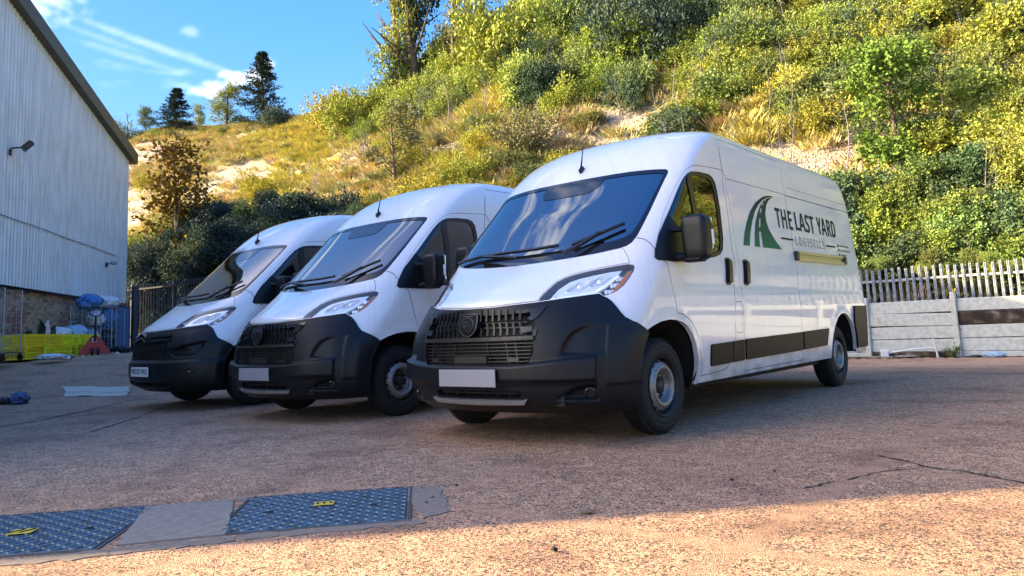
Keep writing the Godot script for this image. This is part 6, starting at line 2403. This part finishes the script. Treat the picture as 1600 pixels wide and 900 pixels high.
func make_props() -> void:
	rng.seed = 60
	# --- service covers let into the asphalt in the foreground
	var d1 := Vector2(0.727, 0.687)
	var d2 := Vector2(-0.545, 0.838)
	var turn := -atan2(d1.y, d1.x)
	var c2 := Vector2(-2.711, 0.648)
	var a := cover("manhole_cover", "blue-grey chequer-plate cover right of the concrete slab in the foreground", Vector3(c2.x, -0.008, c2.y), turn, 0.775, 0.70)
	var st := begin()
	box(st, Vector3(0.0, 0.0205, -0.06), Vector3(0.092, 0.003, 0.07), Basis.IDENTITY, 0.001)
	part("yellow_mark", st.commit(), M.yellow_print, a)
	st = begin()
	for k in 3: box(st, Vector3(-0.03 + 0.03 * k, 0.0235, -0.06), Vector3(0.012, 0.002, 0.022))
	part("mark_print", st.commit(), M.grey_trim, a)
	var c1 := Vector2(-3.355, 0.130) - d1 * 0.40
	var b := cover("manhole_cover", "blue-grey chequer-plate cover at the bottom left picture corner", Vector3(c1.x, -0.008, c1.y), turn, 0.80, 0.76)
	st = begin()
	box(st, Vector3(-0.03, 0.0205, 0.02), Vector3(0.10, 0.003, 0.085), Basis.IDENTITY, 0.001)
	part("yellow_mark", st.commit(), M.yellow_print, b)
	st = begin()
	for k in 2: bar(st, Vector3(-0.075 + 0.045 * k, 0.0235, 0.05), Vector3(-0.035 + 0.045 * k, 0.0235, -0.01), 0.010, 0.002)
	part("mark_print", st.commit(), M.grey_trim, b)
	st = begin()
	sheet(st, ragged([[-3.135, -0.185], [-2.83, 0.085], [-3.215, 0.69], [-3.545, 0.445]], 0.006, 0.08), 0.0075, 0.03)
	structure("concrete_slab", st.commit(), M.slab)
	# worn concrete set round the covers
	for e in [
		[[-2.80, 0.055], [-2.20, 0.63], [-2.28, 0.66], [-2.83, 0.12]], [[-3.70, -0.72], [-3.13, -0.215], [-3.16, -0.165], [-3.70, -0.64]],
		[[-2.20, 0.60], [-2.09, 0.76], [-2.22, 0.94], [-2.46, 1.22], [-2.60, 1.20], [-2.24, 0.66]], [[-3.20, 0.72], [-2.62, 1.21], [-2.66, 1.27], [-3.24, 0.80]], [[-3.56, 0.47], [-3.22, 0.71], [-3.25, 0.80], [-3.62, 0.56]], [[-4.20, 0.0], [-3.58, 0.47], [-3.62, 0.56], [-4.24, 0.1]]]:
		st = begin()
		sheet(st, ragged(e, 0.016, 0.04), 0.0042, 0.02)
		structure("concrete_edging", st.commit(), M.patch)
	# --- cracks in the asphalt
	crack([[-0.30, 2.42], [-0.42, 2.60], [-0.55, 2.72], [-0.60, 2.92], [-0.79, 3.18], [-0.95, 3.5]], 0.011)
	crack([[-0.55, 2.72], [-0.72, 2.58], [-0.95, 2.50], [-1.06, 2.46]], 0.007)
	crack([[-1.10, 2.43], [-1.22, 2.40], [-1.37, 2.35]], 0.009)
	crack([[-0.95, 2.12], [-0.98, 2.25], [-1.0, 2.3]], 0.005)
	crack([[0.60, -8.2], [-0.4, -7.2], [-1.6, -6.0], [-2.9, -5.2]], 0.02)
	crack([[-0.3, -5.9], [-1.0, -5.0], [-1.9, -4.0]], 0.014)
	# loose chips and a dead leaf
	for k in 14:
		st = begin()
		var p := Vector2(rng.randf_range(-3.2, -0.6), rng.randf_range(0.8, 3.2))
		if k > 7: p = Vector2(-2.25 + rng.randf_range(-0.2, 0.25), 0.95 + rng.randf_range(-0.25, 0.2))
		box(st, Vector3(p.x, 0.012, p.y), Vector3(0.016, 0.012, 0.02) * rng.randf_range(0.5, 1.3), Basis(Vector3(0.3, 1, 0.2).normalized(), rng.randf() * TAU), 0.003)
		tag(part("stone_chip", st.commit(), M.slab if k % 3 else M.crack, self), "tiny loose stone chip lying on the asphalt in the foreground", "stone", "loose chips on the asphalt")
	st = begin()
	sheet(st, [[-2.20, 1.73], [-2.17, 1.75], [-2.165, 1.79], [-2.20, 1.785], [-2.215, 1.76]], 0.012, 0.004)
	single("dead_leaf", st.commit(), M.dead_leaf, "small curled dead leaf on the asphalt at the shadow's edge", "leaf")
	# --- cardboard and rubbish on the yard
	var cards := [[[-0.20, -9.25], [0.42, -8.52], [0.80, -9.3], [0.12, -10.05]], [[0.02, -9.75], [0.66, -9.0], [0.98, -9.75], [0.22, -10.55]]]
	var words := ["pale flattened cardboard sheet, the nearer of the two lying on the yard", "pale flattened cardboard sheet, the farther of the two lying on the yard"]
	for k in 2:
		st = begin()
		var lay := ragged(cards[k], 0.02, 0.2)
		var poly := PackedVector2Array()
		for p in lay: poly.append(Vector2(p[0], p[1]))
		var ground := func(p: Vector2) -> Vector3: return Vector3(p.x, ground_y(p.x, p.y) + 0.006 + 0.006 * k + 0.012 * maxf(0.0, sin(p.x * 9.0 + p.y * 4.0)), p.y)
		panel(st, func(p: Vector2) -> Vector3: return ground.call(Vector2(-p.x, p.y)), mirrored(poly), 0.1, 0.1)
		single("cardboard_sheet", st.commit(), M.card, words[k], "cardboard")
	single("crumpled_bag", lump(3, Vector3(0.36, 0.21, 0.26), 0.75), M.foil_bag, "crumpled shiny blue and black wrapper alone on the yard at far left", "rubbish bag", "", Vector3(-0.95, ground_y(-0.95, -8.8) - 0.01, -8.8), 0.6)
	single("crumpled_bag", lump(8, Vector3(0.30, 0.13, 0.18), 0.6), M.black_bag, "dark torn plastic lying against the crumpled blue wrapper", "rubbish bag", "", Vector3(-1.10, ground_y(-1.1, -8.95) - 0.01, -8.95), 1.9)
	# --- yellow lattice crates in front of the brick base
	var cm := crate_mesh(0.98, 0.275, 0.62)
	var where := ["leftmost", "second from the left", "third from the left", "fourth from the left", "rightmost"]
	for col in 5:
		for tier in 2:
			var s: float = -1.30 + 1.02 * col + (0.25 if col > 2 else 0.0)
			var p := wall_at(s, 0.85 + 0.05 * (col % 2) + 0.03 * tier, 0.0 + 0.277 * tier)
			var o := single("lattice_crate", cm, M.crate_orange if (tier == 1 and col in [1]) or col == 0 else M.crate_yellow, "%s lattice crate, %s in the %s tier by the brick wall" % ["orange-yellow" if (tier == 1 and col in [1]) or col == 0 else "bright yellow", where[col], ["lower", "upper"][tier]], "crate", "yellow crates in a row by the brick wall", p)
			o.basis = Basis(WW, Vector3.UP, WN) * Basis(Vector3.UP, 0.03 * (col - 2) * (1 if tier else -1))
	# things thrown into the crates
	for e in [[0.35, 0.50, Vector3(0.42, 0.34, 0.02), 0.5, "white_plastic", "white broken board sticking up out of the crates", "board"], [0.05, 0.48, Vector3(0.40, 0.36, 0.03), -0.4, "black_trim", "black broken frame sticking up out of the crates", "frame"], [0.78, 0.47, Vector3(0.34, 0.30, 0.03), 0.2, "black_trim", "small black tilted panel sticking up right of the white board", "panel"], [-0.75, 0.50, Vector3(0.16, 0.16, 0.08), 0.3, "black_trim", "small black box on top of the left crates", "box"]]:
		st = begin()
		box(st, Vector3(0, e[2].y / 2.0, 0), e[2], Basis(Vector3.BACK, e[3]), 0.006)
		var o := single(String(e[6]) + "_piece", st.commit(), M[e[4]], e[5], e[6], "", wall_at(e[0], 0.85, e[1]))
		o.basis = Basis(WW, Vector3.UP, WN)
	single("plastic_bag", lump(21, Vector3(0.7, 0.34, 0.45), 0.6), M.white_bag, "dull white plastic bag lying on top of the crates", "bag", "", wall_at(1.25, 0.85, 0.45))
	single("plastic_bag", lump(22, Vector3(0.75, 0.42, 0.5), 0.5), M.pale_blue_bag, "pale blue plastic bag heaped on the crates behind the truck handle", "bag", "", wall_at(2.75, 0.75, 0.45))
	# --- hand pallet truck: red frame, black handle
	var pt := thing("pallet_truck", "red hand pallet truck with an upright black handle in front of the crates", "pallet truck", wall_at(1.45, 1.62, 0.0), 0.0)
	pt.basis = Basis(Vector3.UP, -0.35)
	st = begin()
	var prof := [[-0.36, 0.03], [0.36, 0.03], [0.34, 0.10], [0.11, 0.46], [0.05, 0.50], [-0.05, 0.50], [-0.11, 0.46], [-0.34, 0.10]]
	for k in prof.size():
		var q = prof[k]
		var r = prof[(k + 1) % prof.size()]
		quad(st, Vector3(q[0], q[1], -0.06), Vector3(r[0], r[1], -0.06), Vector3(r[0], r[1], 0.06), Vector3(q[0], q[1], 0.06), Vector3((q[0] + r[0]) / 2.0, (q[1] + r[1]) / 2.0 - 0.2, 0))
		for z in [-0.06, 0.06]: tri(st, Vector3(q[0], q[1], z), Vector3(r[0], r[1], z), Vector3(0, 0.2, z), Vector3(0, 0, z))
	part("frame", st.commit(), M.red_paint, pt)
	for x in [-0.2, 0.2]:
		st = begin()
		box(st, Vector3(x, 0.05, -0.62), Vector3(0.16, 0.06, 1.15), Basis.IDENTITY, 0.012)
		part("fork", st.commit(), M.red_paint, pt)
	st = begin()
	sheet(st, [[-0.06, 0.0], [0.05, 0.0], [0.07, 0.1], [-0.03, 0.12]], 0.0, 0.002)
	var lb := part("sticker", st.commit(), M.white_plastic, pt)
	lb.position = Vector3(-0.02, 0.44, 0.0645)
	lb.rotation = Vector3(PI / 2.0, 0, 0)
	st = begin()
	tube(st, [Vector3(0, 0.35, 0.10), Vector3(0, 0.75, 0.13), Vector3(0, 1.02, 0.14)], [0.032, 0.028, 0.024], 8)
	part("shaft", st.commit(), M.black_trim, pt)
	st = begin()
	tube(st, [Vector3(-0.03, 1.0, 0.14), Vector3(-0.14, 1.05, 0.14), Vector3(-0.15, 1.18, 0.15), Vector3(-0.08, 1.24, 0.15), Vector3(0.08, 1.24, 0.15), Vector3(0.15, 1.18, 0.15), Vector3(0.14, 1.05, 0.14), Vector3(0.03, 1.0, 0.14)], [0.018], 8)
	part("handle_loop", st.commit(), M.black_trim, pt)
	for x in [-0.07, 0.07]:
		st = begin()
		lathe(st, [Vector2(0.0, -0.03), Vector2(0.09, -0.03), Vector2(0.1, 0.0), Vector2(0.09, 0.03), Vector2(0.0, 0.03)], 16, Transform3D(Basis(Vector3.UP, PI / 2.0), Vector3(x, 0.10, 0.16)), -1.0)
		part("steering_roller", st.commit(), M.rubber, pt)
	# --- roll cages
	roll_cage("roll_cage", "empty wire roll cage cut by the left picture edge in front of the crates", wall_at(-3.05, 1.0, 0.0), 0.85, 0.75, 1.45)
	roll_cage("roll_cage", "wire roll cage holding bright blue bags behind the crates", wall_at(4.6, 0.62, 0.0), 1.1, 0.8, 1.42)
	roll_cage("roll_cage", "wire roll cage nearest the blue sheet gate, white sack on top", wall_at(5.95, 0.66, 0.0), 0.95, 0.8, 1.40)
	for e in [[31, Vector3(0.85, 0.50, 0.75), "blue_bag", "bright blue plastic bag bulging over the left cage top", 4.45, 0.6, 1.32], [32, Vector3(0.9, 0.75, 0.7), "blue_bag", "bright blue plastic bag inside the right cage under the white sack", 5.8, 0.68, 0.75], [33, Vector3(1.25, 0.40, 0.95), "white_bag", "large dirty white sack draped over the right cage top", 5.75, 0.66, 1.42],
		[34, Vector3(0.8, 0.6, 0.7), "black_bag", "black rubbish bag low in the right cage", 5.9, 0.66, 0.18], [35, Vector3(0.8, 0.6, 0.65), "pale_blue_bag", "pale blue bag low in the left cage", 4.5, 0.62, 0.18], [36, Vector3(0.75, 0.24, 0.55), "black_bag", "shiny dark bag lying on the ground before the cages", 4.6, 1.45, 0.0], [37, Vector3(0.5, 0.2, 0.4), "blue_bag", "small blue bag on the ground at the cage castors", 5.2, 1.3, 0.0], [38, Vector3(0.6, 0.5, 0.5), "white_bag", "white bag stuffed between the two loaded cages", 5.2, 0.55, 0.85]]:
		single("rubbish_bag", lump(e[0], e[1], 0.5), M[e[2]], e[3], "bag", "", wall_at(e[4], e[5], e[6]), 0.4 * e[0])
	single("plastic_sheet", lump(44, Vector3(0.9, 0.14, 0.5), 0.6), M.white_bag, "crumpled pale sheet on the ground by the left-edge cage", "plastic sheet", "", wall_at(-2.0, 1.75, -0.02), 0.5)
	# litter along the foot of the shed
	for k in 20:
		st = begin()
		var w := rng.randf_range(0.06, 0.24)
		box(st, Vector3(0, 0.02, 0), Vector3(w, 0.03, w * 0.6), Basis(Vector3(rng.randf(), 3.0, rng.randf()).normalized(), rng.randf() * TAU), 0.005)
		var o := part("litter_scrap", st.commit(), [M.white_plastic, M.card, M.black_trim][k % 3], self)
		o.position = wall_at(rng.randf_range(-2.0, 8.4), rng.randf_range(1.25, 2.2), 0.0)
		tag(o, "scrap of litter on the ground in front of the crates and cages", "litter", "litter scraps by the warehouse")
	# --- broken things at the foot of the concrete wall
	var bs := thing("broken_stand", "broken white metal stand lying at the foot of the concrete wall", "metal stand", Vector3(12.30, -0.14, -0.05))
	st = begin()
	tube(st, [Vector3(0, 0.10, -0.55), Vector3(0, 0.17, -0.1), Vector3(0.0, 0.20, 0.32)], [0.016], 8)
	part("long_tube", st.commit(), M.white_plastic, bs)
	st = begin()
	tube(st, [Vector3(0, 0.40, 0.30), Vector3(0, 0.2, 0.34), Vector3(0, 0.0, 0.36)], [0.012, 0.016, 0.024], 8)
	part("upright_tube", st.commit(), M.white_plastic, bs)
	st = begin()
	box(st, Vector3(0.0, 0.09, -0.62), Vector3(0.16, 0.15, 0.15), Basis(Vector3.UP, 0.3), 0.01)
	part("bracket", st.commit(), M.white_plastic, bs)
	st = begin()
	sheet(st, ragged([[-0.10, -0.95], [0.14, -0.9], [0.14, -0.40], [-0.12, -0.45]], 0.02, 0.1), 0.035, 0.03)
	part("base_plate", st.commit(), M.slab, bs)
	single("rubble", lump(51, Vector3(0.30, 0.07, 0.55), 0.5), M.slab, "low grey heap of rubble beside the broken white stand", "rubble", "", Vector3(12.28, -0.145, -0.25))
	single("plastic_bag", lump(52, Vector3(0.30, 0.13, 0.46), 0.5), M.pale_blue_bag, "pale blue-white plastic bag at the foot of the stained wall panel", "bag", "", Vector3(12.24, -0.145, 1.28))
	single("plastic_bag", lump(53, Vector3(0.16, 0.06, 0.24), 0.5), M.black_bag, "small black scrap of bag left of the pale plastic bag", "bag", "", Vector3(12.24, -0.145, 0.98))

func _ready() -> void:
	look()
	make_materials()
	make_ground()
	make_shed()
	make_fences()
	make_van_meshes()
	make_van("panel_van", "nearest white panel van with a green road logo on its side", "boxer", Vector3.ZERO, 0.0, true)
	make_van("panel_van", "middle white panel van with ribbed black grille and blank plate", "boxer", Vector3(0.188, 0, -2.942), -0.0252, false)
	make_van("panel_van", "far left white panel van with double chevron badge, plate NE23 HUJ", "relay", Vector3(0.402, 0, -5.778), -0.0685, false)
	make_props()
	make_plants()
